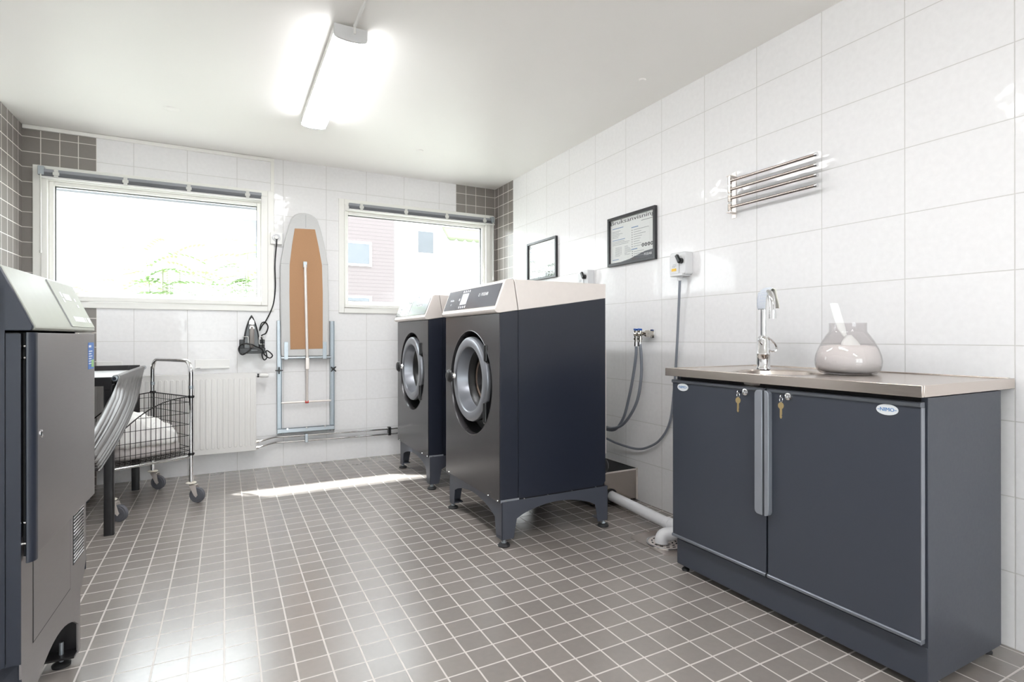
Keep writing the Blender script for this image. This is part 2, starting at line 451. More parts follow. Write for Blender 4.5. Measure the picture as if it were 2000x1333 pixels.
def thing(name, label, cat, loc=(0, 0, 0), rotz=0.0, group=None, local=False):
    o = bpy.data.objects.new(name, None); COL.objects.link(o)
    o.location = loc; o.rotation_euler = (0, 0, rotz); o.empty_display_size = 0.1
    o['label'] = label; o['category'] = cat
    if group: o['group'] = group
    ORG[o.name] = (0, 0, 0) if local else tuple(loc)
    return o
def tag(o, label, cat, group=None):
    o['label'] = label; o['category'] = cat
    if group: o['group'] = group
    return o
def struct(name, mb, mats, **k):
    o = obj(name, mb, mats, **k); o['kind'] = 'structure'; return o
def copy_tree(o, parent=None):
    c = o.copy(); COL.objects.link(c)
    if parent: c.parent = parent
    ORG[c.name] = ORG[o.name]
    for ch in list(o.children): copy_tree(ch, c)
    return c
def text_part(name, body, size, o, u, v, m, parent, align='CENTER', sx=1.0, depth=0.0006, bold=0.0):
    cu = bpy.data.curves.new('lettering', 'FONT'); cu.body = body; cu.size = 1.0; cu.align_x = align; cu.align_y = 'CENTER'
    cu.extrude = depth / size; cu.resolution_u = 3; cu.offset = bold / size
    to = bpy.data.objects.new('lettering', cu); COL.objects.link(to)
    bpy.context.view_layer.update()
    me0 = bpy.data.meshes.new_from_object(to.evaluated_get(bpy.context.evaluated_depsgraph_get()))
    bpy.data.objects.remove(to); bpy.data.curves.remove(cu)
    o, u, v = V(o), V(u), V(v); n = u.cross(v)
    mb = MB(); mb.add([o + u * p.co.x * sx * size + v * p.co.y * size + n * p.co.z * size for p in me0.vertices], [tuple(f.vertices) for f in me0.polygons])
    bpy.data.meshes.remove(me0)
    return obj(name, mb, m, parent)

XA, YA, ZA = V((1, 0, 0)), V((0, 1, 0)), V((0, 0, 1))
H = 2.465        # ceiling
XL = -3.51       # left wall
YB = -8.2        # wall behind the camera

# ------------------------------------------------------------------ room shell
mb = MB().box((XL - .2, YB - .12, -.15), (.2, .3, 0)); struct('floor', mb, M_floor)
mb = MB().box((XL - .2, YB - .12, H), (.2, .3, H + .2)); struct('ceiling', mb, M_ceil)
WT = 0.12
mb = MB()
xs = [XL, -3.385, -3.108, -2.05, -1.43, -0.407, -0.09, 0.0]
zs = [0, 1.30, 2.13, H]
for i in range(len(xs) - 1):
    for k in range(3):
        x0, x1 = xs[i], xs[i + 1]
        if k == 1 and ((x0 >= -3.39 and x1 <= -2.04) or (x0 >= -1.44 and x1 <= -0.08)): continue
        mb.cur = 1 if x1 <= -3.1 else 2 if x0 >= -0.41 else 0
        mb.box((x0, 0, zs[k]), (x1, WT, zs[k + 1]))
struct('wall_back', mb, [M_tile_b, M_gray_b, M_gray_br])
mb = MB(); mb.box((0, YB, 0), (.2, -0.375, H)); mb.cur = 1; mb.box((0, -0.375, 0), (.2, WT, H))
struct('wall_right', mb, [M_tile_r, M_gray_s])
mb = MB(); mb.box((XL - .2, YB, 0), (XL, -0.40, H)); mb.cur = 1; mb.box((XL - .2, -0.40, 0), (XL, WT, H))
struct('wall_left', mb, [M_tile_r, M_gray_s])
mb = MB()
RX0, RX1, RZ0, RZ1 = -3.30, -1.00, .30, 2.20       # unseen rear window opening, added to let in fill daylight
for a, b, c, d in ((XL - .2, RX0, 0, H), (RX1, .2, 0, H), (RX0, RX1, 0, RZ0), (RX0, RX1, RZ1, H)):
    mb.box((a, YB - .12, c), (b, YB, d))
struct('wall_rear', mb, M_tile_b)

# windows: architrave, casing, sash and pane
def window(idx, X0, X1, Z0, Z1, g0, g1, h0, h1):
    r = bpy.data.objects.new('window_%d' % idx, None); COL.objects.link(r); r['kind'] = 'structure'
    r.location = ((X0 + X1) / 2, 0, Z0); ORG[r.name] = tuple(r.location); r.empty_display_size = .1
    def ring(m, a0, a1, c0, c1, b0, b1, d0, d1, y0, y1):
        m.box((a0, y0, c0), (b0, y1, c1)); m.box((b1, y0, c0), (a1, y1, c1))
        m.box((b0, y0, c0), (b1, y1, d0)); m.box((b0, y0, d1), (b1, y1, c1))
    m = MB(); t = .045
    ring(m, X0, X1, Z0, Z1, X0 + t, X1 - t, Z0 + t, Z1 - t, -.018, 0)
    obj('architrave', m, M_trim, r, bevel=.003)
    m = MB(); ring(m, X0 + t, X1 - t, Z0 + t, Z1 - t, g0 - .032, g1 + .032, h0 - .035, h1 + .03, -.03, .10)
    obj('casing', m, M_trim, r, bevel=.004)
    m = MB(); ring(m, g0 - .032, g1 + .032, h0 - .035, h1 + .03, g0 - .004, g1 + .004, h0 - .004, h1 + .004, .0, .07)
    obj('sash', m, M_trim, r, bevel=.004)
    m = MB(); ring(m, g0 - .006, g1 + .006, h0 - .006, h1 + .006, g0, g1, h0, h1, .028, .05)
    obj('gasket', m, M_rubber, r)
    m = MB().box((g0 - .004, .036, h0 - .004), (g1 + .004, .042, h1 + .004)); obj('pane', m, M_pane, r)
    m = MB().box((X0 + .01, .10, h0 - .06), (X1 - .01, .17, h0 - .035)); obj('outer_sill', m, M_galv, r)
    return r
window(1, -3.451, -1.968, 1.243, 2.200, -3.338, -2.093, 1.358, 2.072)
window(2, -1.468, -0.022, 1.243, 2.206, -1.385, -0.143, 1.350, 2.078)

r3 = bpy.data.objects.new('window_3', None); COL.objects.link(r3); r3['kind'] = 'structure'; r3.location = (-1.7, YB, RZ0); ORG[r3.name] = tuple(r3.location)  # unseen window added behind the viewer as a source of fill light
m = MB()
for a, b, c, d in ((RX0, RX0 + .06, RZ0, RZ1), (RX1 - .06, RX1, RZ0, RZ1), (RX0 + .06, RX1 - .06, RZ0, RZ0 + .06), (RX0 + .06, RX1 - .06, RZ1 - .06, RZ1), ((RX0 + RX1) / 2 - .035, (RX0 + RX1) / 2 + .035, RZ0 + .06, RZ1 - .06)):
    m.box((a, YB - .09, c), (b, YB - .02, d))
obj('sash', m, M_trim, r3)
obj('pane', MB().box((RX0 + .06, YB - .058, RZ0 + .06), (RX1 - .06, YB - .052, RZ1 - .06)), M_pane, r3)
# raised venetian blinds
def blind(lab, x0, x1, clips, wx, wz):
    t = thing('venetian_blind', lab, 'window blind', ((x0 + x1) / 2, -.03, 2.10), group='raised venetian blinds')
    obj('headrail', MB().box((x0, -.062, 2.145), (x1, -.03, 2.168)), M_slat, t, bevel=.002)
    m = MB()
    for k in range(14):
        z = 2.1215 + k * .0017
        m.prism([(-.066, z), (-.0485, z + .0025), (-.031, z), (-.031, z + .0008), (-.0485, z + .0033), (-.066, z + .0008)], 'yz', x0 + .004, x1 - .004)
    obj('slat_stack', m, M_slat, t)
    obj('bottom_rail', MB().box((x0 + .002, -.063, 2.108), (x1 - .002, -.034, 2.1205)), M_white, t, bevel=.003)
    for c in clips:
        m = MB().box((c - .012, -.0700, 2.112), (c + .012, -.0668, 2.168)).box((c - .018, -.072, 2.128), (c + .018, -.0668, 2.150)).box((c - .012, -.070, 2.166), (c + .012, -.03, 2.1695))
        obj('clip', m, M_clear, t, bevel=.002)
    obj('bracket', MB().box((wx - .016, -.068, 2.125), (wx + .016, -.03, 2.185)), M_galv, t, bevel=.002)
    m = MB().cyl((wx, -.068, 2.13), (wx, -.068, wz), .0042, seg=8).cyl((wx, -.068, wz), (wx, -.068, wz - .018), .007, seg=10)
    obj('tilt_wand', m, M_clear, t)
    return t
blind('grey venetian blind drawn up at the wide window on the left above the dryer', -3.413, -2.06, (-3.316, -2.933, -2.548, -2.158), -3.397, 1.62)
blind('grey venetian blind drawn up at the window behind the two washing machines', -1.392, -0.034, (-1.29, -.904, -.522, -.143), -0.053, 1.60)

# ------------------------------------------------------------------ ceiling lamps
def lamp(lab, y0, y1):
    xc, w = -1.806, .074
    t = thing('ceiling_lamp', lab, 'lamp', (xc, (y0 + y1) / 2, 2.388), group='ceiling lamps')
    def sec(s, d):
        return [(xc - w * s, 2.412), (xc - w * s, 2.406)] + [(xc - w * s * cos(pi * k / 12), 2.406 - .018 * s * sin(pi * k / 12) ** .8) for k in range(1, 12)] + [(xc + w * s, 2.406), (xc + w * s, 2.412)]
    m = MB().prism([(xc - w, 2.45), (xc - w, 2.4125), (xc + w, 2.4125), (xc + w, 2.45)], 'xz', y0, y1)
    obj('housing', m, M_white, t, bevel=.004)
    obj('diffuser', MB().prism(sec(.99, 0), 'xz', y0 + .012, y1 - .012), M_lampglow, t)
    for a, b in ((y0 - .004, y0 + .011), (y1 - .011, y1 + .004)):
        obj('end_cap', MB().prism([(xc - w, 2.452)] + sec(1.0, 0)[1:-1] + [(xc + w, 2.452)], 'xz', a, b), M_boxgrey, t)
    for yy in (y0 + .2, y1 - .2):
        obj('mounting_clip', MB().box((xc - .05, yy - .02, 2.45), (xc + .05, yy + .02, H)), M_galv, t)
    return t
lamp('lit white strip lamp on the ceiling between the two windows', -2.215, -1.025)
lamp('lit white strip lamp on the ceiling nearer the viewer, mirrored in the right wall', -4.45, -3.26)
lamp('added unseen strip lamp behind the viewer, for fill light', -6.70, -5.51)  # unseen lamp added behind the viewer to brighten the room
m = MB().cyl((-1.79, -3.245, 2.457), (-1.79, -2.225, 2.457), .0075, seg=10)
m.tube(catmull([(-1.79, -2.235, 2.457), (-1.79, -2.222, 2.452), (-1.79, -2.2195, 2.432), (-1.79, -2.2195, 2.422)], 4), .006, 8)
for yy in (-2.5, -2.95): m.box((-1.803, yy - .008, 2.449), (-1.777, yy + .008, H))
tag(obj('cable_conduit', m, M_white, org=(-1.79, -2.7, 2.45)), 'thin white conduit along the ceiling feeding the strip lamp', 'conduit')
for (x, y, r), lb in (((-2.607, -.745, .045), 'faint round white plate on the ceiling left of the lamp, above the wide window'),
                  ((-.998, -.738, .028), 'small round white plate on the ceiling in front of the washers\' window'),
                  ((-.27, -2.42, .022), 'tiny round white plate on the ceiling near the right wall')):
    m = MB().lathe([(0.0001, -.006), (r * .8, -.006), (r, 0)], (x, y, H), seg=28)
    tag(obj('blanking_plate', m, M_ceil, org=(x, y, H)), lb, 'blanking plate', 'blanking plates on the ceiling')

# cable trunking along the back wall and down to the socket
m = MB().box((-3.505, -.016, 2.436), (-1.966, 0, 2.462)).box((-1.992, -.016, 1.872), (-1.966, 0, 2.436))
tag(obj('cable_trunking', m, M_trim, org=(-2.7, 0, 2.44), bevel=.002), 'white trunking under the ceiling edge that drops to the wall socket', 'trunking')

# wall socket with plug
t = thing('wall_socket', 'white socket on the back wall beside the ironing board tip', 'socket', (-1.952, 0, 1.778))
obj('socket_box', MB().prism([(x - 1.952, z + 1.825) for x, z in unit_rect(.088, .094, .008)], 'xz', -.042, 0), M_white, t, bevel=.003)
obj('socket_face', MB().lathe([(.001, .044), (.02, .044), (.021, .052), (.03, .052), (.031, .042)], (-1.952, 0, 1.832), (0, -1, 0), 28), M_boxgrey, t)
obj('plug', MB().cyl((-1.952, -.045, 1.826), (-1.952, -.072, 1.826), .015, .013, 18), M_white, t, bevel=.002)

# ------------------------------------------------------------------ washing machines
def washer():
    cx, cy = -.793, -1.977
    t = thing('washing_machine', 'nearer dark blue front-loading washing machine with readable dark control panel, on a grey stand', 'washing machine', (cx, cy, 0), group='front-loading washing machines')
    y0, y1 = -2.345, -1.609
    xf, xb = -1.118, -.468
    # stand -------------------------------------------------------------
    sx0, sx1, sy0, sy1 = -1.107, -.457, -2.351, -1.640
    st = obj('stand', MB().box((sx0 + .02, sy0 + .02, .196), (sx1 - .02, sy1 - .02, .208)), M_dark, t)
    def apron(a0, a1):
        L = a1 - a0; pts = [(a0, .22), (a1, .22), (a1, .032), (a1 - .066, .032), (a1 - .084, .128)]
        for k in range(1, 14):
            s = k / 14; pts.append((a1 - .084 - (L - .168) * s, .128 + .054 * sin(pi * s) ** .75))
        return pts + [(a0 + .084, .128), (a0 + .066, .032), (a0, .032)]
    for nm, plane, a0, a1, d in (('stand_apron', 'yz', sy0, sy1, sx0), ('stand_apron', 'yz', sy0, sy1, sx1 - .004), ('stand_apron', 'xz', sx0, sx1, sy0), ('stand_apron', 'xz', sx0, sx1, sy1 - .004)):
        obj(nm, MB().prism(apron(a0, a1), plane, d, d + .004), M_stand, st, bevel=.0012)
    for fx in (sx0 + .016, sx1 - .024):
        for fy in (sy0 + .01, sy1 - .018):
            m = MB().lathe([(.001, 0), (.03, 0), (.031, .006), (.026, .013), (.012, .017), (.001, .017)], (fx, fy, 0), seg=24)
            ft = obj('levelling_foot', m, M_rubber, t)
            obj('foot_bolt', MB().cyl((fx, fy, .015), (fx, fy, .06), .007, seg=10).cyl((fx, fy, .017), (fx, fy, .024), .013, seg=6), M_galv, ft)
    for fx in (sx0 + .03, sx1 - .03):
        for fy in (sy0 + .035, sy1 - .035):
            obj('foot_plate', MB().box((fx - .03, fy - .03, .042), (fx + .03, fy + .03, .048)), M_stand, st)
    # body ---------------------------------------------------------------
    zt = lambda x: 1.157 + (x - xf) * (1.251 - 1.157) / (xb - xf)
    b0 = .217
    xs_ = -1.0125
    for ya, yb in ((y0, y0 + .003), (y1 - .003, y1)):
        obj('front_side_strip', MB().prism([(xf + .004, b0), (xs_ - .0015, b0), (xs_ - .0015, zt(xs_)), (xf + .004, zt(xf))], 'xz', ya, yb), M_navy, t)
        obj('side_panel', MB().prism([(xs_ + .0015, b0 + .008), (xb - .02, b0 + .008), (xb, b0 + .03), (xb, zt(xb)), (xs_ + .0015, zt(xs_))], 'xz', ya, yb), M_navy, t)
    m = MB().box((xf + .11, y0 + .004, b0), (xb - .004, y1 - .004, 1.15)).box((xs_ - .006, y0 + .0035, b0), (xs_ + .006, y1 - .0035, zt(xs_) - .004))
    obj('inner_frame', m, M_dark, t)
    obj('rear_cover', MB().box((xb - .002, y0 + .02, .39), (xb + .022, y1 - .02, .97)), M_steel, t, bevel=.003)
    obj('drain_valve', MB().cyl((xb, y0 + .09, .31), (xb + .05, y0 + .09, .31), .055, .05, 24).cyl((xb + .05, y0 + .09, .31), (xb + .07, y0 + .09, .31), .05, .03, 24), M_black, t)
    hc, hr = V((xf, cy, .787)), .289
    m = MB().plate_hole(hc, -YA, ZA, -XA, cy - y1, cy - y0, b0 - .787, 1.155 - .787, hr, .004)
    m.cur = 0
    obj('front_panel', m, M_front, t)
    # rolled rim and the recess behind the opening
    m = MB().lathe([(hr, 0), (hr - .004, .001), (hr - .008, -.008), (hr - .010, -.03)], hc, (-1, 0, 0), 64)
    obj('opening_rim', m, M_front, t)
    m = MB().lathe([(hr - .006, -.03), (hr - .012, -.106), (.12, -.106)], hc, (-1, 0, 0), 64)
    obj('door_recess', m, M_gasket, t)
    # door ring -----------------------------------------------------------
    dc = V((xf, cy, .806))
    d = obj('door', MB().lathe([(.150, -.070), (.163, -.062), (.166, -.056), (.178, .004), (.183, .0085), (.186, .0095), (.216, .0095), (.224, .007), (.231, .001), (.234, -.010), (.234, -.020), (.174, -.022)], dc, (-1, 0, 0), 72), M_ring, t, ang=24)
    obj('door_back_shade', MB().lathe([(.232, -.0195), (.230, -.055), (.220, -.064), (.151, -.071)], dc, (-1, 0, 0), 72), M_black, d)  # outer ring wall coloured black in place of the dark recess it reflects
    obj('door_seal', MB().lathe([(.165, -.060), (.160, -.060), (.148, -.072), (.140, -.098), (.124, -.099)], dc, (-1, 0, 0), 64), M_gasket, d)
    obj('door_window', MB().lathe([(.0005, -.070), (.05, -.071), (.095, -.076), (.125, -.084), (.142, -.090)], dc, (-1, 0, 0), 56), M_doorglass, d)
    obj('glass_rim', MB().lathe([(.118, -.0955), (.122, -.090), (.116, -.088), (.113, -.0955)], dc, (-1, 0, 0), 56), M_steel, d)
    obj('drum', MB().lathe([(.125, -.103), (.128, -.105), (.150, -.30), (.001, -.30)], dc, (-1, 0, 0), 48).lathe([(.1255, -.16), (.119, -.165), (.1255, -.17)], dc, (-1, 0, 0), 48), M_drum, t)
    ky, kz = cy + .205, .812
    kn = obj('door_knob', MB().lathe([(.001, .010), (.016, .012), (.030, .009), (.038, .0), (.040, -.008), (.032, -.012), (.010, -.016)], (xf - .044, ky, kz), (-1, .0, 0), 32), M_black, d)
    obj('knob_stem', MB().cyl((xf - .008, ky, kz), (xf - .034, ky, kz), .012, .009, 18).cyl((xf - .010, ky, kz), (xf - .022, ky, kz), .019, .015, 18), M_chrome, kn)
    for zz, hh in ((.955, .055), (.645, .065)):
        yy = cy - sqrt(max(.0, .247 ** 2 - (zz - .806) ** 2))
        m = MB().box((xf + .004, yy - .022, zz - hh), (xf + .075, yy + .02, zz + hh)).cyl((xf + .002, yy - .012, zz - hh * .8), (xf + .002, yy - .012, zz + hh * .8), .013, seg=14)
        obj('hinge', m, M_black, t, bevel=.004)
    # screws along the bottom edge
    for sx_ in (-1.085, -.98, -.84, -.69, -.535):
        obj('screw', MB().cyl((sx_, y0 + .001, b0 + .004), (sx_, y0 - .005, b0 + .004), .0055, .004, 10), M_chrome, t)
    for sy_ in (y1 - .05, y0 + .13, y0 + .02):
        obj('screw', MB().cyl((xf + .002, sy_, b0 + .007), (xf - .004, sy_, b0 + .007), .0055, .004, 10), M_chrome, t)
    obj('corner_bracket', MB().box((xf + .006, y0 - .003, b0 - .002), (xs_ + .004, y0 + .004, b0 + .012)), M_alu, t, bevel=.001)
    # stainless hood --------------------------------------------------------
    tx = -1.038
    prof = [(xs_ - .001, zt(xs_) + .001), (tx - .0005, 1.328), (-1.066, 1.328), (-1.078, 1.3255), (-1.088, 1.319), (-1.139, 1.186), (-1.144, 1.176), (-1.142, 1.167), (-1.134, 1.160), (-1.118, 1.1575)]
    obj('hood', MB().prism(prof, 'xz', y0 - .002, y1 + .002), M_steel, t, bevel=.0025)
    obj('top_cover', MB().prism([(xs_ + .002, zt(xs_) + .001), (xb + .001, zt(xb)), (xb + .001, 1.328), (tx + .0025, 1.328)], 'xz', y0 - .002, y1 + .002), M_steel, t, bevel=.002)
    # control panel on the slope
    p0, p1 = V((-1.1375, 0, 1.190)), V((-1.0905, 0, 1.3125))
    v = (p1 - p0).normalized(); n = V((-v.z, 0, v.x)); u = V((0, -1, 0))
    Lp = (p1 - p0).length; mid = (p0 + p1) / 2 + n * .0013; mid.y = cy
    cp = obj('control_panel', MB().frame_box(mid, u, v, n, (y1 - y0) / 2 - .012, Lp / 2 - .004, .0012), M_panel_d, t)
    P = lambda a, b: mid + n * .0018 + u * a + v * b
    obj('display', MB().frame_box(P(-.078, .000), u, v, n, .045, .034, .0009), M_disp, cp)
    for k in range(4):
        for s_, w_ in ((.047, .0055), (-.048, .0055)):
            obj('button', MB().frame_box(P(-.078 + (k - 1.5) * .028, s_), u, v, n, w_, .0062, .0006), M_print, cp)
    obj('button', MB().frame_box(P(-.152, .001), u, v, n, .0045, .007, .0006), M_print, cp)
    text_part('maker_name', 'PODAB', .027, P(.185, .012), u, v, M_print, cp, 'CENTER', .95)
    em = MB()
    for r_, h_ in ((.0105, 0), ):
        for k in range(4):
            a = P(.118, .012) + (u * cos(k * pi / 2) + v * sin(k * pi / 2)) * r_; b = P(.118, .012) + (u * cos((k + 1) * pi / 2) + v * sin((k + 1) * pi / 2)) * r_
            c = (a + b) / 2; dd = (b - a).normalized()
            em.frame_box(c, dd, n.cross(dd), n, (b - a).length / 2 * .72, .0016, .0005)
    obj('maker_emblem', em, M_print, cp)
    text_part('model_text', 'ProLine', .019, P(-.262, .0), u, v, M_print, cp, 'CENTER', .95)
    text_part('model_text', '65', .019, P(-.262, -.026), u, v, M_print, cp, 'CENTER', .95)
    return t
w1 = washer()
w2 = copy_tree(w1)
w2.location = w1.location + V((.024, 1.14, 0))
w2['label'] = 'farther dark blue front-loading washing machine by the back wall, half hidden by the nearer one'

# ------------------------------------------------------------------ sink cabinet
def cabinet():
    t = thing('sink_cabinet', 'dark grey two-door cabinet with oval maker badges under the steel sink counter', 'cabinet', (-.31, -3.435, 0))
    ya, yb = -3.932, -2.945
    obj('side_panel', MB().box((-.527, ya, .03), (-.075, ya + .018, .862)), M_cab, t, bevel=.001)
    obj('side_panel', MB().box((-.527, yb - .018, .03), (-.075, yb, .862)), M_cab, t, bevel=.001)
    obj('carcass', MB().box((-.522, ya + .019, .14), (-.08, yb - .019, .70)).box((-.10, ya + .019, .06), (-.08, yb - .019, .861)).box((-.525, ya + .019, .80), (-.519, yb - .019, .861)), M_dark, t)  # carcass, plus a thin black strip standing in for shade under the counter
    obj('plinth', MB().box((-.529, ya + .001, .028), (-.513, yb - .001, .138)), M_cab, t, bevel=.001)
    for nm, a, b, ks, logo, ins in (('far', -3.4165, -2.940, -3.329, -3.003, 1), ('near', -3.926, -3.4235, -3.510, -3.835, -1)):
        d = obj('door', MB().box((-.550, a + .001, .164), (-.531, b - .001, .836)), M_cab, t, bevel=.001)
        for z0_, z1_ in ((.152, .165), (.835, .849)):
            obj('edge_profile', MB().prism([(-.531, z0_), (-.553, z0_), (-.556, z0_ + .003), (-.556, z1_ - .003), (-.553, z1_), (-.531, z1_)], 'xz', a, b), M_aludark, d)
        if nm == 'near':
            obj('edge_strip', MB().box((-.5505, a - .001, .166), (-.532, a + .0012, .834)), M_alu, d)
            hy0, hy1 = -3.4425, -3.4245
        else:
            hy0, hy1 = -3.4155, -3.383
        zc, hh = .612, .230
        r = .016
        if nm == 'far':
            pts = [(hy0, zc - hh), (hy0, zc + hh)] + [(hy1 - r + r * sin(a_ * pi / 16), zc + hh - r + r * cos(a_ * pi / 16)) for a_ in range(0, 9)] + [(hy1 - r + r * cos(a_ * pi / 16), zc - hh + r - r * sin(a_ * pi / 16)) for a_ in range(0, 9)]
        else:
            pts = [(hy1, zc - hh), (hy1, zc + hh)] + [(hy0 + r - r * sin(a_ * pi / 16), zc + hh - r + r * cos(a_ * pi / 16)) for a_ in range(0, 9)] + [(hy0 + r - r * cos(a_ * pi / 16), zc - hh + r - r * sin(a_ * pi / 16)) for a_ in range(0, 9)]
        obj('handle', MB().prism(pts, 'yz', -.572, -.550), M_alu, d, bevel=.002)
        # lock with a key and its spare hanging from it
        lk = obj('lock', MB().lathe([(.001, .004), (.007, .004), (.008, .008), (.013, .007), (.0145, 0)], (-.550, ks, .827), (-1, 0, 0), 24), M_chrome, d)
        obj('lock_key', MB().box((-.585, ks - .0012, .8235), (-.555, ks + .0012, .8305)).prism([(x - .590, z + .827) for x, z in unit_rect(.018, .018, .0085)], 'xz', ks - .0012, ks + .0012), M_chrome, d)
        ring = [(-.594, ks + .006 * cos(k * pi / 8), .818 + .009 * sin(k * pi / 8)) for k in range(16)]
        obj('key_ring', MB().tube(ring, .0009, 6, closed=True), M_chrome, d)
        kp = [(ks + .011 * cos(a_), .797 + .012 * sin(a_)) for a_ in [radians(-70 + 320 * k / 15) for k in range(16)]]
        kp += [(ks - .0042, .784), (ks - .0042, .766), (ks - .002, .764), (ks - .004, .761), (ks - .0035, .755), (ks, .751), (ks + .004, .756)]
        obj('hanging_key', MB().prism(kp, 'yz', -.5952, -.5932), M_brass, d)
        # badge
        el = [(logo + .031 * cos(2 * pi * k / 32), .8185 + .0165 * sin(2 * pi * k / 32)) for k in range(32)]
        bd = obj('badge', MB().prism(el, 'yz', -.5522, -.550), M_logo, d)
        text_part('badge_text', 'NIMO', .0158, (-.5526, logo, .8185), -YA, ZA, M_logoblue, bd, 'CENTER', 1.0, .0003, 0.0)
        obj('badge_dash', MB().box((-.5528, logo + .0215, .8178), (-.5522, logo + .027, .8192)).box((-.5528, logo - .027, .8178), (-.5522, logo - .0215, .8192)), M_logoblue, bd)
    for fx in (-.505, -.105):
        for fy in (ya + .028, yb - .028):
            m = MB().lathe([(.001, 0), (.016, 0), (.0165, .006), (.012, .012), (.006, .014), (.006, .03)], (fx, fy, 0), seg=20)
            obj('levelling_foot', m, M_rubber, t)
    return t
cabinet()

# steel counter with a round basin
def counter():
    t = thing('steel_counter', 'stainless steel counter with a round basin on top of the dark grey cabinet', 'counter', (-.29, -3.434, .868))
    sc = V((-.372, -3.335, .897)); R = .168
    x0, x1, ya, yb = -.580, -.002, -3.942, -2.925
    m = MB().plate_hole(sc, XA, YA, ZA, x0 - sc.x + .012, x1 - sc.x, ya - sc.y + .012, yb - sc.y - .012, R, .003)
    # raised rolled edges
    m.box((x0, ya, .866), (x0 + .013, yb, .9002))
    for a, b in ((ya, ya + .012), (yb - .012, yb)):
        m.box((x0 + .013, a, .866), (x1, b, .9002))
    m.box((x1 - .014, ya + .012, .890), (x1, yb - .012, .9015))
    obj('worktop', m, M_steel_c, t, bevel=.0015)
    bs = MB().lathe([(R + .004, 0.0005), (R, .0012), (R - .006, -.004), (R - .012, -.05), (R - .03, -.12), (R - .06, -.135), (.03, -.142)], sc, seg=56)
    ba = obj('basin', bs, M_steel_c, t)
    obj('drain_strainer', MB().lathe([(.032, -.1405), (.028, -.139), (.001, -.140)], sc, seg=28), M_chrome, ba)
    return t
counter()

# mixer tap
def mixer():
    bx, by, bz = -.262, -3.185, .8985
    t = thing('mixer_tap', 'chrome mixer tap with a swan-neck spout standing behind the basin', 'tap', (bx, by, bz))
    dr = V((-.57, -.82, 0)).normalized()
    ax = V((bx, by, 0))
    obj('tap_body', MB().lathe([(.029, 0), (.029, .006), (.0265, .010), (.0265, .062), (.0275, .064), (.0275, .067), (.0262, .069), (.0255, .125), (.021, .139), (.012, .147), (.001, .149)], (bx, by, bz), seg=36), M_chrome, t)
    o = V((bx, by, bz))
    side = V((.87, -.5, 0))
    # single lever loop leaning out of the body top
    loop = []
    for k in range(24):
        a = 2 * pi * k / 24
        loop.append(o + V((0, 0, .122)) + side * (.036 * cos(a) + .012) + dr * .0 + V((0, 0, -.012 + .026 * sin(a) - .020 * cos(a))) + V((-.47, -.88, 0)) * .018)
    obj('lever', MB().tube(loop, .0042, 8, closed=True), M_chrome, t)
    pts = [o + V((0, 0, .13)), o + V((0, 0, .20)), o + V((0, 0, .27))]
    rr = .055
    for k in range(1, 12):
        a = pi * k / 12
        pts.append(o + V((0, 0, .275 + rr * sin(a))) + dr * (rr - rr * cos(a)))
    pts += [o + V((0, 0, .268)) + dr * (2 * rr), o + V((0, 0, .245)) + dr * (2 * rr + .002)]
    obj('spout', MB().tube(pts, .0118, 16), M_chrome, t)
    e = o + V((0, 0, .245)) + dr * (2 * rr + .002)
    obj('aerator', MB().cyl(e + V((0, 0, .004)), e - V((0, 0, .030)), .0135, .0142, 20), M_chrome, t)
    # dishcloth hung across the top of the neck like a towel over a rail
    apex = o + V((0, 0, .275 + rr)) + dr * rr
    lat, dep = V((.883, -.469, 0)), V((.469, .883, 0))
    prof = catmull([(-.026, 0, -.074), (-.0255, 0, -.055), (-.0235, 0, -.028), (-.0175, 0, -.001), (-.006, 0, .0155), (.006, 0, .0155), (.0165, 0, .002), (.0215, 0, -.022), (.028, 0, -.050), (.032, 0, -.070)], 4)
    n_ = len(prof); grid = []; uv = []; mb_ = MB()
    for i, q in enumerate(prof):
        row = []; f_ = i / (n_ - 1)
        for j in range(9):
            d_ = j / 8 - .5
            row.append(apex + lat * (q.x - .016 * d_ * (1 - .6 * abs(2 * f_ - 1) ** 8) + .0016 * sin(5 * d_ + 9 * f_)) + dep * (d_ * .050) + ZA * (q.z - .006 * (2 * d_) ** 2 * (1 if .35 < f_ < .6 else .3)))
            uv.append((j / 8, f_))
        grid.append(row)
    mb_.sheet(grid); mb_.uv = uv
    c = obj('dishcloth', mb_, M_cloth, org=tuple(o + V((0, 0, .34))), solid=.0028)
    tag(c, 'blue and white striped dishcloth hung over the tap neck', 'cloth')
    return t
mixer()

# powder jar with its scoop
jx, jy, jz = -.222, -3.522, .8985
t = thing('powder_jar', 'round smoked glass jar half full of pale washing powder on the steel counter', 'jar', (jx, jy, jz))
out = [(.001, .0), (.080, .0), (.094, .003), (.105, .014), (.1105, .032), (.1115, .050), (.1085, .070), (.1005, .094), (.0875, .121), (.0735, .144), (.0655, .155), (.0625, .161), (.0625, .192)]
obj('glass_body', MB().lathe(out + [(.0605, .192), (.0605, .160)] + [(r - .003, h) for r, h in out[-3:1:-1]] + [(.001, .004)], (jx, jy, jz), seg=56), M_jar, t)
obj('washing_powder', MB().lathe([(.001, .005), (.079, .0052), (.091, .008), (.1012, .017), (.1065, .033), (.1075, .050), (.1045, .069), (.0985, .088), (.0925, .100), (.088, .104), (.06, .108), (.03, .106), (.001, .108)], (jx, jy, jz), seg=48), M_powder, t)
sc_t = thing('powder_scoop', 'white plastic scoop standing in the jar of washing powder', 'scoop', (jx, jy, jz + .105))
c0 = V((jx - .035, jy + .0, jz)); lat = V((.8829, -.4696, 0))
def js(a, z, dpt=0.0): return V((jx, jy, jz)) + lat * a + V((-.47, -.883, 0)) * dpt + V((0, 0, z))
hg = []
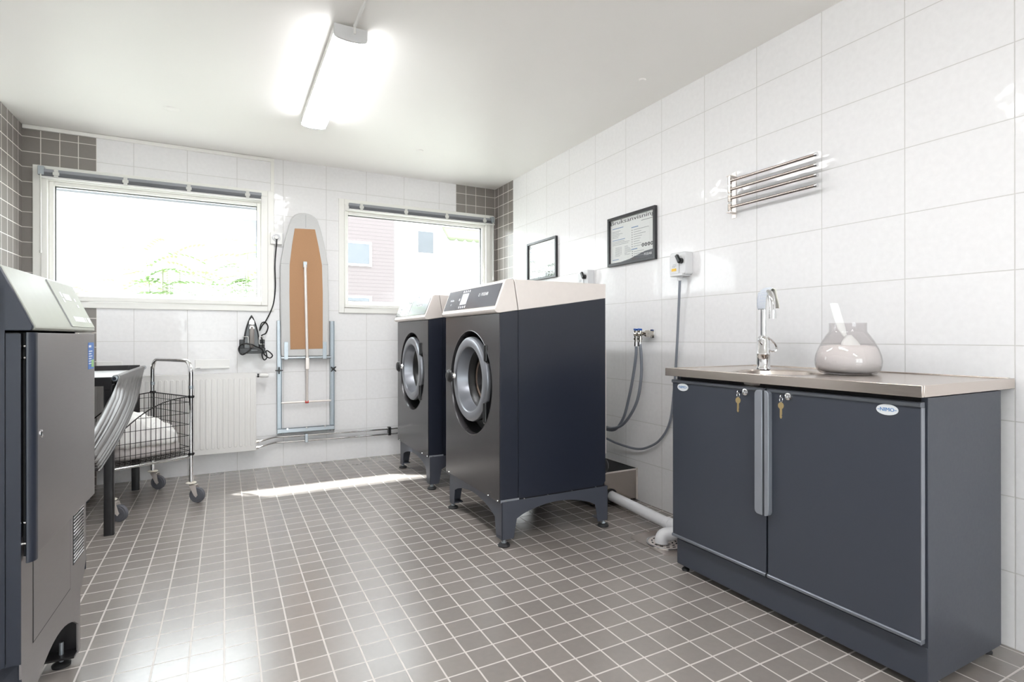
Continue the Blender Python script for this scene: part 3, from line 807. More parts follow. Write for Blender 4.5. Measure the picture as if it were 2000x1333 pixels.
for (a, z, w, dp) in ((-.040, .268, .015, -.02), (-.036, .25, .0165, -.018), (-.028, .21, .0165, -.012), (-.019, .17, .0155, -.005), (-.012, .148, .009, 0), (-.006, .140, .008, .0)):
    hg.append([js(a - w, z, dp - .003), js(a - w * .5, z + .001, dp), js(a + w * .5, z + .001, dp), js(a + w, z, dp - .003)])
obj('scoop_handle', MB().sheet(hg), M_scoop, sc_t, solid=.004, bevel=.001)
bgd = []
for i in range(7):
    s = i / 6; z = .146 - .05 * s; w = .010 + .026 * min(1, s * 1.6)
    bgd.append([js(.002 + .012 * s + w * (j / 4 - 1), z - .012 * (abs(j - 4) / 4) ** 2 * 0, .010 * (1 - (j / 4 - 1) ** 2) * 1.4) for j in range(9)])
obj('scoop_bowl', MB().sheet(bgd), M_scoop, sc_t, solid=.003)

# towel rail
t = thing('towel_rail', 'steel towel rail with four swing arms on the white tiles above the sink', 'towel rail', (-.02, -3.05, 1.64))
obj('wall_plate', MB().box((-.004, -2.826, 1.648), (0, -2.800, 1.884)), M_steel, t, bevel=.001)
obj('pivot_rod', MB().cyl((-.045, -2.822, 1.672), (-.045, -2.822, 1.858), .0065, seg=14), M_chrome, t)
for z in (1.672, 1.857):
    obj('bracket', MB().box((-.054, -2.832, z - .002), (0, -2.806, z + .002)), M_steel, t, bevel=.001)
for k, z in enumerate((1.8315, 1.7865, 1.742, 1.6965)):
    a = obj('swing_arm', MB().cyl((-.045, -2.822, z), (-.045, -3.279, z), .0072, seg=16).cyl((-.045, -2.822, z - .016), (-.045, -2.822, z + .016), .0095, seg=16), M_rail, t)
    obj('end_cap', MB().cyl((-.045, -3.277, z), (-.045, -3.288, z), .0098, .0098, 16), M_chrome, a)

# framed instruction sheets
def notice(lab, ya, yb, z0, z1, glossy):
    t = thing('framed_notice', lab, 'picture frame', (-.01, (ya + yb) / 2, z0), group='framed notices')
    f = .018
    m = MB()
    m.box((-.022, ya, z0), (-.001, ya + f, z1)).box((-.022, yb - f, z0), (-.001, yb, z1)).box((-.022, ya + f, z0), (-.001, yb - f, z0 + f)).box((-.022, ya + f, z1 - f), (-.001, yb - f, z1))
    obj('frame', m, M_frame, t, bevel=.0015)
    sh = obj('sheet', MB().box((-.006, ya + f - .001, z0 + f - .001), (-.002, yb - f + .001, z1 - f + .001)), M_paper, t)
    W, Hh = (yb - ya) - 2 * f, (z1 - z0) - 2 * f
    P = lambda a, b: V((-.0064, yb - f - a * W, z1 - f - b * Hh))     # a: left to right, b: top to bottom
    text_part('heading', 'Bruksanvisning', .037, P(.5, .068), -YA, ZA, M_ink, sh, 'CENTER', 1.98, .0003)
    def bar(nm, items, m_):
        q = MB()
        for a, b, w, h in items: q.frame_box(P(a + w / 2, b), -YA, ZA, -XA, w * W / 2, h, .0004)
        return obj(nm, q, m_, sh)
    rnd = random.Random(4)
    L1 = [(.72, .175, .22, .002), (.50, .27, .15, .0028), (.50, .755, .13, .0028), (.05, .20, .26, .0024), (.05, .47, .30, .002), (.05, .92, .15, .002)]
    bar('sub_headings', L1[1:], M_inkb)
    bar('lines_of_text', [(.72, .165, .24, .0018)] + [(.05, .27 + .035 * k, .12 + .3 * rnd.random(), .0012) for k in range(5)] + [(.05, .51 + .035 * k, .2 + .22 * rnd.random(), .0012) for k in range(3)]
        + [(.55, .33 + .052 * k, .1 + .3 * rnd.random(), .0013) for k in range(8)] + [(.55, .815 + .048 * k, .06 + .2 * rnd.random(), .0013) for k in range(3)]
        + [(.12, .65 + .027 * k, .11, .001) for k in range(8)] + [(.24, .65 + .027 * k, .03, .001) for k in range(7)] + [(.34, .65 + .027 * k, .12 * rnd.random() + .05, .001) for k in range(8)], M_inkg)
    q = MB()
    for k in range(8): q.cyl(P(.515, .33 + .052 * k) + V((.0002, 0, 0)), P(.515, .33 + .052 * k) - V((.0004, 0, 0)), .0032, seg=10)
    for k in range(4): q.cyl(P(.52, .80 + .048 * k) + V((.0002, 0, 0)), P(.52, .80 + .048 * k) - V((.0004, 0, 0)), .0034, seg=10)
    obj('list_dots', q, M_ink, sh)
    for k in range(4):
        c = P(.755 + .063 * k, .705)
        q = MB().lathe([(.0065, 0), (.0115, 0), (.0115, .0006), (.0065, .0006)], c, (-1, 0, 0), 20)
        q.frame_box(c, -YA, ZA, -XA, .0014, .005, .0004)
        obj('symbol', q, M_ink, sh)
    # dark wave at the foot with the maker's name
    wave = [(0.0, .985), (.25, .985), (.45, .955), (.62, .90), (.8, .845), (1.0, .825), (1.0, 1.0), (0.0, 1.0)]
    q = MB(); pts = [P(a, b) for a, b in wave]
    q.prism([(p.y, p.z) for p in pts], 'yz', -.0066, -.0058); obj('footer_wave', q, M_stand, sh)
    text_part('maker_name', 'PODAB', .021, P(.86, .915) - V((.0006, 0, 0)), -YA, ZA, M_print, sh, 'CENTER', 1.0, .0003)
    obj('glass', MB().box((-.0105, ya + f - .001, z0 + f - .001), (-.0092, yb - f + .001, z1 - f + .001)), M_fglass, t)
    return t
notice('black framed instruction sheet headed Bruksanvisning, nearer the towel rail', -2.247, -1.783, 1.511, 1.836, False)
notice('black framed sheet with glare on its glass, above the farther washing machine', -1.128, -.660, 1.511, 1.836, True)

# isolator switches with their cables
def switch():
    y, z = -2.472, 1.452
    t = thing('isolator_switch', 'grey switch box with yellow label on the right wall above the sink cabinet', 'switch', (-.03, y, z - .07), group='isolator switches')
    b = obj('box', MB().prism([(a + y, c + z) for a, c in unit_rect(.118, .128, .012)], 'yz', -.058, 0), M_boxgrey, t, bevel=.004)
    obj('lid', MB().prism([(a + y + .022, c + z - .008) for a, c in unit_rect(.070, .098, .006)], 'yz', -.064, -.058), M_boxgrey, t, bevel=.002)
    obj('lower_flange', MB().box((-.066, y - .042, z - .071), (-.0, y + .052, z - .056)), M_boxgrey, t, bevel=.003)
    k = obj('rotary_knob', MB().cyl((-.058, y - .030, z + .012), (-.078, y - .030, z + .012), .016, .015, 24), M_black, t, bevel=.001)
    obj('knob_grip', MB().frame_box((-.078, y - .024, z + .024), V((0, .5, .86)), V((0, .86, -.5)), XA, .024, .009, .008), M_black, k, bevel=.002)
    obj('warning_label', MB().box((-.0652, y + .004, z - .042), (-.0638, y + .040, z - .027)), M_yellow, t)
    obj('rating_print', MB().box((-.0648, y + .004, z - .014), (-.0638, y + .036, z - .011)).box((-.0648, y + .004, z - .006), (-.0638, y + .030, z - .004)).box((-.0648, y + .012, z - .020), (-.0638, y + .036, z - .018)), M_inkg, t)
    obj('cable_gland', MB().cyl((-.035, y + .006, z - .068), (-.035, y + .006, z - .095), .017, .013, 20), M_boxgrey, t)
    return t
s1 = switch()
s2 = copy_tree(s1); s2.location = s1.location + V((0, .925, .0))
s2['label'] = 'grey switch box peeking over the top of the nearer washing machine'
pts = catmull([(-.035, -2.466, 1.36), (-.033, -2.452, 1.15), (-.028, -2.432, .93), (-.022, -2.405, .72), (-.02, -2.370, .54), (-.025, -2.30, .43), (-.03, -2.20, .365), (-.035, -2.09, .335), (-.06, -1.93, .345), (-.12, -1.82, .38), (-.30, -1.80, .40), (-.445, -1.82, .41)], 6)
tag(obj('power_cable', MB().tube(pts, .0072, 8), M_hose, org=(-.03, -2.2, .33)), 'grey power cable looping down from the switch box behind the sink cabinet', 'cable')
pts = catmull([(-.035, -1.541, 1.36), (-.033, -1.54, 1.1), (-.03, -1.54, .8), (-.06, -1.52, .55), (-.25, -1.4, .5), (-.42, -1.25, .5)], 6)
tag(obj('power_cable', MB().tube(pts, .0072, 8), M_hose, org=(-.03, -1.5, .5)), 'grey power cable dropping behind the nearer washing machine', 'cable')

# water taps and hoses
t = thing('water_valve', 'chrome wall valve with two blue handles feeding the washer hoses', 'valve', (-.03, -2.18, 1.03))
obj('wall_plate', MB().prism([(a - 2.206, c + 1.058) for a, c in unit_rect(.034, .052, .004)], 'yz', -.006, 0), M_chrome, t, bevel=.001)
obj('pipe_block', MB().cyl((-.004, -2.206, 1.058), (-.05, -2.206, 1.058), .017, seg=20).cyl((-.05, -2.215, 1.058), (-.05, -2.118, 1.058), .0125, seg=18).cyl((-.05, -2.222, 1.058), (-.05, -2.205, 1.058), .021, seg=20), M_valve, t)
for yy in (-2.166, -2.128):
    obj('valve_body', MB().lathe([(.006, .022), (.013, .020), (.0135, .004), (.016, .0), (.0135, -.012), (.0105, -.014), (.0105, -.024), (.014, -.026), (.014, -.036), (.009, -.038), (.009, -.052)], (-.066, yy, 1.056), seg=20).cyl((-.05, yy, 1.058), (-.066, yy, 1.058), .011, seg=16), M_valve, t)
    obj('handle', MB().frame_box((-.068, yy, 1.084), V((.2, .98, .1)), V((-.98, .2, 0)), ZA, .016, .0075, .0055), M_blue, t, bevel=.002)
for yy, lb, P_ in ((-2.128, 'grey water hose from the farther valve outlet, the left hose of the two', [(-.066, -2.128, 1.006), (-.066, -2.128, .93), (-.064, -2.100, .80), (-.06, -2.055, .66), (-.055, -2.00, .53), (-.055, -1.93, .445), (-.06, -1.86, .420), (-.10, -1.80, .44), (-.25, -1.78, .52), (-.445, -1.80, .55)]),
               (-2.166, 'grey water hose from the nearer valve outlet, the right hose of the two', [(-.068, -2.166, 1.006), (-.07, -2.18, .92), (-.075, -2.186, .80), (-.08, -2.160, .66), (-.085, -2.10, .555), (-.085, -2.02, .48), (-.085, -1.93, .445), (-.10, -1.86, .445), (-.22, -1.83, .50), (-.445, -1.85, .62)])):
    m = MB().tube(catmull(P_, 7), .0092, 10)
    h = thing('water_hose', lb, 'hose', tuple(P_[0]), group='water hoses')
    obj('hose', m, M_hose, h)
    obj('hose_ferrule', MB().cyl(P_[0], (P_[0][0], P_[0][1], P_[0][2] - .026), .0108, .0112, 16), M_chrome, h)

# steel drain trough behind the washers, pipe and floor drain
t = thing('drain_trough', 'low steel drain trough along the right wall behind the washing machines', 'trough', (-.18, -1.3, 0))
x0, x1, ya, yb = -.345, -.006, -2.070, -.52
m = MB().box((x0, ya, .014), (x1, ya + .003, .205)).box((x0, yb - .003, .014), (x1, yb, .205)).box((x0, ya, .014), (x0 + .003, yb, .205)).box((x1 - .003, ya, .014), (x1, yb, .205)).box((x0, ya, .014), (x1, yb, .018))
obj('trough_body', m, M_rail, t)
obj('corner_edge', MB().box((x1 - .012, ya - .003, .012), (x1 + .002, ya, .208)).box((x0, ya - .003, .198), (x1, ya, .207)), M_steel, t)
m = MB()
for k in range(22): m.box((x0 + .004 + k * .0152, ya + .004, .196), (x0 + .011 + k * .0152, yb - .004, .203))
for k in range(40): m.box((x0 + .004, ya + .01 + k * .0385, .194), (x1 - .004, ya + .016 + k * .0385, .200))
obj('grating', m, M_rubber, t)
obj('inner_liner', MB().box((x0 + .004, ya + .004, .018), (x1 - .004, yb - .004, .16)), M_dark, t)
obj('pipe_collar', MB().lathe([(.033, 0), (.041, 0), (.041, .008), (.033, .010)], (-.215, ya, .062), (0, -1, 0), 28), M_rubber, t)
for xx in (x0 + .03, x1 - .03):
    for yy in (ya + .05, yb - .05):
        obj('foot', MB().cyl((xx, yy, 0), (xx, yy, .015), .018, seg=14), M_rubber, t)
t = thing('waste_pipe', 'white plastic waste pipe running from the steel trough to the floor drain', 'pipe', (-.26, -2.35, .0))
P0, P1 = V((-.215, -2.074, .060)), V((-.262, -2.650, .056))
obj('long_pipe', MB().tube([P0, P1], .030, 24), M_pvc, t)
el = catmull([P1 - (P1 - P0).normalized() * .02, P1 + V((-.004, -.03, 0)), P1 + V((-.022, -.062, -.002)), P1 + V((-.052, -.074, -.004)), P1 + V((-.085, -.066, -.004)), P1 + V((-.112, -.052, -.008)), P1 + V((-.124, -.046, -.024)), P1 + V((-.126, -.045, -.0465))], 5)
obj('elbow', MB().tube(el, .0325, 22), M_pvc, t)
obj('socket_ring', MB().cyl(P1 - (P1 - P0).normalized() * .055, P1 - (P1 - P0).normalized() * .02, .0345, seg=24), M_pvc, t, bevel=.003)
t = thing('floor_drain', 'round steel floor drain set in a steel plate beside the sink cabinet', 'drain', (-.345, -2.69, 0))
sq = [(-.475, -2.845), (-.475, -2.565), (-.445, -2.535), (-.215, -2.535), (-.185, -2.565), (-.185, -2.815), (-.215, -2.845), (-.445, -2.845)]
sq = [(-.470, -2.800), (-.470, -2.560), (-.440, -2.53), (-.22, -2.53), (-.19, -2.56), (-.19, -2.82), (-.22, -2.85), (-.42, -2.85)]
obj('plate', MB().prism(sq, 'xy', .0005, .0022), M_steel_c, t)
dcx, dcy = -.352, -2.690
obj('rim', MB().lathe([(.098, .0022), (.098, .0045), (.090, .0052), (.088, .0030)], (dcx, dcy, 0), seg=48), M_chrome, t)
obj('strainer', MB().lathe([(.0885, .0035), (.001, .0038)], (dcx, dcy, 0), seg=40), M_steel, t)
m = MB()
for rr_, n_ in ((.030, 6), (.050, 10), (.070, 14)):
    for k in range(n_):
        a = 2 * pi * k / n_ + rr_ * 7; c, s = cos(a), sin(a)
        m.frame_box((dcx + c * rr_, dcy + s * rr_, .0042), V((c, s, 0)), V((-s, c, 0)), ZA, .0035, .0078, .0006)
obj('strainer_slots', m, M_dark, t)

# ------------------------------------------------------------------ back wall items
# radiator
t = thing('radiator', 'white panel radiator on the back wall under the wide window', 'radiator', (-2.65, -.07, .16))
rx0, rx1, rz0, rz1 = -3.20, -2.103, .163, .762
obj('front_panel', MB().box((rx0, -.105, rz0), (rx1, -.098, rz1)), M_whiteenamel, t, bevel=.004)
n_ = 29; pit = (rx1 - rx0 - .02) / n_
for k in range(n_):
    xc = rx0 + .01 + pit * (k + .5)
    pts = [(a + xc, c + (rz0 + rz1) / 2 + .003) for a, c in unit_rect(pit * .62, rz1 - rz0 - .075, pit * .3)]
    obj('convector_rib', MB().prism(pts, 'xz', -.1095, -.104), M_whiteenamel, t, bevel=.002)
obj('rear_panel', MB().box((rx0, -.045, rz0), (rx1, -.036, rz1)), M_whiteenamel, t, bevel=.003)
obj('side_cover', MB().box((rx1 - .002, -.106, rz0 + .004), (rx1 + .002, -.036, rz1 - .003)), M_whiteenamel, t, bevel=.001)
obj('top_grille', MB().box((rx0, -.106, rz1 - .003), (rx1, -.036, rz1 + .001)), M_whiteenamel, t)
for xx in (-2.3, -3.0): obj('wall_bracket', MB().box((xx - .02, -.036, rz0 + .1), (xx + .02, 0, rz1 - .08)), M_whiteenamel, t)
v = obj('thermostat_valve', MB().lathe([(.007, 0), (.007, .012), (.013, .013), (.013, .030), (.016, .032), (.0175, .040), (.0175, .078), (.014, .090), (.001, .092)], (rx1, -.072, .740), (1, 0, 0), 22), M_white, t)
obj('valve_collar', MB().cyl((rx1 + .010, -.072, .740), (rx1 + .024, -.072, .740), .0145, seg=16), M_black, v)

# heating pipes
for k, (z, zr, lb) in enumerate(((.236, .240, 'upper chrome heating pipe running along the back wall from the radiator'), (.192, .205, 'lower chrome heating pipe running along the back wall from the radiator'))):
    t = thing('heating_pipe', lb, 'pipe', (-1.4, -.035, z), group='heating pipes')
    zz = z + .0
    pts = [(rx1 + .002, -.072, zr - .012 - k * .010), (-2.06, -.072, zr - .010 - k * .008), (-2.02, -.06, zz + .002), (-1.97, -.040, zz + .008), (-1.92, -.032, zz + .006), (-1.7, -.03, zz + .003), (-1.2, -.03, zz), (-.6, -.03, zz), (-.02, -.03, zz)]
    obj('pipe', MB().tube(catmull(pts, 4), .0085, 12), M_chrome, t)
    obj('coupling', MB().cyl(pts[0], (pts[0][0] + .022, pts[0][1], pts[0][2]), .014, seg=8), M_valve, t)
for xx, mt, lb in ((-1.728, M_galv, 'grey double pipe clip below the ironing board frame'), (-1.044, M_black, 'black double pipe clip next to the farther washing machine')):
    m = MB().box((xx - .012, -.042, .180), (xx + .012, 0, .252))
    tag(obj('pipe_clip', m, mt, org=(xx, -.02, .18), bevel=.003), lb, 'clip', 'pipe clips')

# ventilation plates above the radiator
for x0_, x1_, lb in ((-2.513, -2.283, 'cream ventilation plate above the radiator, right of the trolley handle'), (-3.105, -2.962, 'cream ventilation plate above the radiator near the dryer')):
    t = thing('vent_plate', lb, 'vent', ((x0_ + x1_) / 2, 0, .80), group='ventilation plates')
    obj('plate', MB().box((x0_, -.006, .802), (x1_, 0, .868)), M_white, t, bevel=.002)
    obj('lip', MB().box((x0_, -.022, .800), (x1_, -.004, .812)), M_white, t, bevel=.002)
    obj('slot', MB().box((x0_ + .01, -.0228, .803), (x0_ + .035, -.0215, .807)), M_inkg, t)

# iron, holder and cord
t = thing('iron_holder', 'black wall tray with two white hooks holding the iron', 'holder', (-2.127, 0, .915))
obj('tray', MB().box((-2.215, -.012, .918), (-2.035, 0, 1.02)).box((-2.215, -.085, .912), (-2.035, 0, .922)).box((-2.215, -.088, .912), (-2.035, -.082, .955)), M_black, t, bevel=.004)
obj('tray_print', MB().box((-2.135, -.0888, .934), (-2.090, -.0878, .941)), M_inkg, t)
for xx, sg in ((-2.190, -1), (-2.045, 1)):
    m = MB().tube(catmull([(xx + .0, -.005, 1.042), (xx, -.055, 1.042), (xx + .030 * -sg, -.092, 1.042), (xx + .034 * -sg, -.092, 1.03), (xx + .034 * -sg, -.092, .995), (xx + .030 * -sg, -.092, .985), (xx, -.055, .985), (xx, -.005, .985)], 4), .0028, 8)
    obj('hook', m, M_white, t)
t = thing('steam_iron', 'black steam iron with grey handle standing point up on the back wall', 'iron', (-2.13, -.05, .925))
def sole(w, z0_, z1_, xc=-2.130):
    pts = []
    for k in range(0, 17):
        s = k / 16; pts.append((xc - w * (1 - s ** 2.1) ** .8, z0_ + (z1_ - z0_) * s))
    return pts + [(2 * xc - a, b) for a, b in pts[-2::-1]]
obj('soleplate', MB().prism(sole(.062, .925, 1.214), 'xz', -.022, -.014), M_ironbody, t, bevel=.001)
obj('iron_body', MB().prism(sole(.060, .928, 1.210), 'xz', -.050, -.022), M_ironbody, t, bevel=.010, seg=3)
obj('chrome_nose', MB().prism([(-2.130 - .021, 1.135), (-2.130 + .021, 1.135), (-2.130 + .018, 1.165), (-2.130, 1.19), (-2.130 - .018, 1.165)], 'xz', -.064, -.048), M_chrome, t, bevel=.004)
obj('handle', MB().tube(catmull([(-2.130, -.055, 1.125), (-2.130, -.085, 1.118), (-2.130, -.098, 1.085), (-2.130, -.098, 1.02), (-2.130, -.09, .98), (-2.130, -.055, .955)], 5), [.010] * 3 + [.0165] * 20 + [.012] * 3, 12), M_ironhandle, t)
obj('dial', MB().lathe([(.001, .058), (.016, .058), (.018, .052), (.018, .04)], (-2.130, -.045, 1.108), (0, -1, 0), 24), M_chrome, t)
P_ = [(-1.952, -.072, 1.815), (-1.953, -.065, 1.77), (-1.958, -.05, 1.70), (-1.962, -.03, 1.60), (-1.958, -.02, 1.45), (-1.968, -.02, 1.33), (-1.99, -.03, 1.25), (-2.03, -.045, 1.165), (-2.055, -.055, 1.13), (-2.075, -.06, 1.09), (-2.062, -.065, 1.145), (-2.035, -.06, 1.155), (-2.015, -.06, 1.12), (-2.03, -.06, 1.07), (-2.06, -.065, 1.05), (-2.055, -.07, 1.00), (-2.05, -.08, .94), (-2.06, -.092, .90), (-2.045, -.095, .862), (-2.025, -.09, .88), (-2.03, -.09, .93), (-2.01, -.09, .925), (-1.985, -.09, .895), (-2.005, -.09, .875), (-2.04, -.092, .90), (-2.06, -.095, .945), (-2.10, -.112, .965), (-2.14, -.116, .985), (-2.20, -.105, .985), (-2.222, -.095, .945), (-2.20, -.10, .905), (-2.16, -.108, .925), (-2.135, -.100, .955)]
obj('power_cord', MB().tube(catmull(P_, 6), .0048, 8), M_black, t)

# fold-away ironing board
t = thing('ironing_board', 'fold-away ironing board with brown underside hanging on a steel wall frame', 'ironing board', (-1.73, -.03, .27))
bp_ = []
for k in range(0, 13):
    a = pi * k / 12; bp_.append((-1.742 + .108 * cos(a) * (1.0), 1.965 + .080 * sin(a)))
left = [(-1.862, 1.935), (-1.895, 1.80), (-1.922, 1.63), (-1.924, 1.40), (-1.920, .90), (-1.912, .882)]
right = [(-1.562, .882), (-1.554, .90), (-1.556, 1.40), (-1.562, 1.64), (-1.588, 1.80), (-1.622, 1.935)]
outl = bp_ + left + right
obj('padded_cover', MB().prism(outl, 'xz', -.060, -.022), M_pad, t, bevel=.010, seg=3)
hb = [(-1.818, 1.912), (-1.664, 1.918), (-1.636, 1.78), (-1.610, 1.63), (-1.604, 1.40), (-1.605, .944), (-1.852, .940), (-1.858, 1.40), (-1.856, 1.62), (-1.838, 1.78)]
obj('hardboard_underside', MB().prism(hb, 'xz', -.0625, -.058), M_hard, t, bevel=.001)
for xx in (-1.735,): obj('cover_seam', MB().box((xx - .001, -.0615, 1.925), (xx + .001, -.0595, 2.03)), M_inkg, t)
for z_, xa, xb2 in ((1.625, -1.921, -1.862), (1.635, -1.604, -1.562)): obj('cover_seam', MB().box((xa, -.0612, z_), (xb2, -.0595, z_ + .002)), M_inkg, t)
m = MB()
for xx in (-1.930, -1.525):
    m.box((xx - .0175, -.040, .262), (xx - .0145, 0, 1.172)); m.box((xx + .0145, -.040, .262), (xx + .0175, 0, 1.172)); m.box((xx - .0175, -.004, .262), (xx + .0175, 0, 1.172))
obj('wall_rails', m, M_galv, t, bevel=.001)
obj('bottom_channel', MB().box((-1.945, -.040, .268), (-1.508, -.036, .305)).box((-1.945, -.040, .268), (-1.508, 0, .272)).box((-1.945, -.040, .302), (-1.508, 0, .305)), M_galv, t)
for xx in (-1.872, -1.728, -1.585): obj('screw', MB().cyl((xx, -.040, .302), (xx, -.047, .302), .007, seg=10), M_chrome, t)
obj('hinge_bar', MB().cyl((-1.918, -.050, .872), (-1.538, -.050, .872), .011, seg=14), M_galv, t)
for xx in (-1.883, -1.590): obj('hinge_strap', MB().box((xx - .015, -.066, .86), (xx + .015, -.060, 1.0)), M_galv, t, bevel=.001)
obj('cross_bar', MB().cyl((-1.918, -.032, .512), (-1.534, -.032, .512), .0075, seg=12), M_steel, t)
st_ = obj('support_strut', MB().cyl((-1.742, -.078, 1.62), (-1.727, -.078, .86), .0115, seg=14).cyl((-1.727, -.078, .86), (-1.725, -.045, .515), .0095, seg=14), M_steel, t)
obj('strut_fork', MB().box((-1.740, -.090, .78), (-1.712, -.066, .872)), M_steel, st_, bevel=.002)
obj('strut_bracket', MB().box((-1.756, -.084, 1.60), (-1.728, -.060, 1.648)), M_galv, st_, bevel=.001)
obj('red_cap', MB().cyl((-1.738, -.042, .512), (-1.712, -.042, .512), .012, seg=14), M_red, t)
for xx, a0 in ((-1.934, 0), (-1.519, pi / 4)):
    m = MB().cyl((xx, -.04, .773), (xx, -.062, .773), .010, seg=12)
    for k in range(4):
        a = a0 + k * pi / 2; m.cyl((xx, -.055, .773), (xx + .028 * cos(a), -.058, .773 + .028 * sin(a)), .006, .0042, 8)
    obj('star_knob', m, M_black, t)

# ------------------------------------------------------------------ dryer on the left
def dryer():
    t = thing('tumble_dryer', 'tall blue-grey dryer with stainless front and pale control panel at the left edge', 'dryer', (-2.726, -2.75, 0), -.0265, local=True)
    bx, dx, back = -.0075, .016, -.765
    n0, n1 = -.318, .282            # near and far ends along the front
    z0, zd0, zd1 = .262, .512, 1.050
    # body sides: front strip with a seam, then the long side
    for ya, yb in ((n0, n0 + .003), (n1 - .003, n1)):
        obj('front_side_strip', MB().box((-.0345, ya, z0), (bx, yb, 1.048)), M_dryer_blue, t)
        obj('side_panel', MB().box((back, ya, z0), (-.0365, yb, 1.16)), M_dryer_blue, t)
    obj('inner_frame', MB().box((back + .002, n0 + .004, z0 + .01), (bx - .003, n1 - .004, 1.05)), M_dark, t)
    obj('lower_front', MB().prism([(n0 + .003, .225), (n1 - .05, .225), (n1, .30), (n1, .56), (n0 + .003, .56)], 'yz', bx - .004, bx), M_dryer_steel, t)
    fl = obj('service_flap', MB().box((bx, n0 + .085, .275), (bx + .0012, .09, .56)), M_dryer_steel, t)
    obj('flap_gap', MB().box((bx - .0002, n0 + .082, .272), (bx + .0006, .093, .2745)).box((bx - .0002, .0915, .272), (bx + .0006, .094, .50)).box((bx - .0002, n0 + .082, .272), (bx + .0006, n0 + .0845, .50)), M_dark, t)
    # louvred grille
    g0, g1, gz0, gz1 = .125, .245, .332, .494
    gr = obj('grille', MB().box((bx, g0, gz0), (bx + .001, g1, gz1)), M_dark, t)
    for k in range(15):
        zc = gz0 + .007 + k * (gz1 - gz0 - .014) / 14
        obj('louvre', MB().prism([(bx + .0006, zc - .0032), (bx + .0034, zc - .0010), (bx + .0034, zc + .0004), (bx + .0006, zc + .0026)], 'xz', g0 + .002, g1 - .002), M_chrome, gr)
    # door slab
    pts = [(-.0, n0 + .006)]
    dmb = MB().prism([(-.001, n0 + .04), (-.001, n1), (dx, n1), (dx, n0 + .026), (dx - .001, n0 + .02), (dx - .004, n0 + .02), (dx - .004, n0 + .04)], 'xy', zd0, zd1)
    d = obj('door', dmb, M_dryer_steel, t, bevel=.001)
    ed = [(dx + .0005, n0 + .030)] + [(dx - .014 + .0145 * cos(a * pi / 16), n0 + .024 - .020 * sin(a * pi / 16)) for a in range(0, 9)] + [(.0, n0 + .006), (.0, n0 + .03)]
    obj('door_edge', MB().prism(ed, 'xy', zd0 - .012, zd1 + .001), M_dryer_blue, d)
    for zz in (1.018, .990, .595, .545): obj('hinge_pin', MB().cyl((bx - .002, n0 + .012, zz), (.001, n0 + .012, zz), .003, seg=8), M_chrome, t)
    obj('door_gap_shade', MB().box((bx - .001, n0 + .02, zd0), (-.0005, n1 - .01, zd1)), M_dark, t)  # dark fill box standing in for the shade between body and door
    for zz, yy in ((.80, n0 + .055),): obj('lock_badge', MB().lathe([(.006, 0), (.010, 0), (.010, .002), (.006, .003)], (dx, yy, zz), (1, 0, 0), 20), M_chrome, d)
    obj('pull_ring', MB().lathe([(.004, 0), (.009, 0), (.009, .003), (.004, .003)], (bx + .001, n0 + .055, .50), (1, 0, 0), 18), M_chrome, t)
    # blue sticker
    sy0, sy1, sz0, sz1 = .196, .268, .935, 1.022
    s = obj('sticker', MB().box((dx, sy0, sz0), (dx + .0008, sy1, sz1)), M_sticker, d)
    q = MB().box((dx + .0008, sy1 - .032, sz1 - .014), (dx + .0012, sy1 - .006, sz1 - .008))
    q = MB().box((dx + .0008, sy0 + .006, sz1 - .016), (dx + .0012, sy0 + .036, sz1 - .009))
    for k in range(6): q.box((dx + .0008, sy0 + .006, sz1 - .030 - k * .008), (dx + .0012, sy0 + .05 - .012 * (k % 2), sz1 - .027 - k * .008))
    obj('sticker_print', q, M_print, s)
    obj('sticker_patch', MB().box((dx + .0008, sy0 + .04, sz0 + .006), (dx + .0013, sy1 - .004, sz0 + .03)), M_green, s)
    # sloping hood with the control panel
    top = [(back, 1.055), (dx - .006, 1.055), (dx - .002, 1.060), (dx - .001, 1.066), (-.045, 1.205), (-.056, 1.212), (back, 1.212)]
    for ya, yb in ((n0, n0 + .012), (n1 - .004, n1)):
        obj('hood_side', MB().prism(top, 'xz', ya, yb), M_dryer_blue, t, bevel=.002)
    inn = [(back, 1.056), (dx - .004, 1.056), (dx + .001, 1.062), (dx + .001, 1.068), (-.045, 1.208), (-.056, 1.214), (back, 1.214)]
    obj('hood', MB().prism(inn, 'xz', n0 + .012, n1 - .004), M_panel_l, t, bevel=.002)
    p0, p1 = V((dx + .001, 0, 1.068)), V((-.045, 0, 1.208))
    v = (p1 - p0).normalized(); n = V((v.z, 0, -v.x)); u = YA
    Q = lambda a, s_: p0 + v * (s_ * (p1 - p0).length) + YA * a + n * .001
    cp = obj('control_panel', MB().frame_box(Q((.012 + n1 - .006) / 2, .5), u, v, n, (n1 - .018) / 2, .074, .0012), M_panel_l, t)
    obj('panel_gap', MB().frame_box(Q(.009, .5), u, v, n, .0015, .074, .0006), M_inkg, t)
    def key(a0, a1, s0, s1, m_=M_print):
        obj('key', MB().frame_box(Q((a0 + a1) / 2, (s0 + s1) / 2) + n * .0012, u, v, n, (a1 - a0) / 2, (s1 - s0) / 2 * (p1 - p0).length, .0008), m_, cp)
    key(.095, .165, .60, .74); key(.066, .082, .66, .76); key(.066, .082, .54, .62); key(.195, .212, .60, .67); key(.195, .212, .46, .53)
    for k in range(6): key(.075 + k * .020, .092 + k * .020, .13, .24)
    key(.204, .214, .13, .24); key(.232, .262, .13, .24)
    # stand
    sx0, sy0, sy1 = -.010, n0 + .012, .214
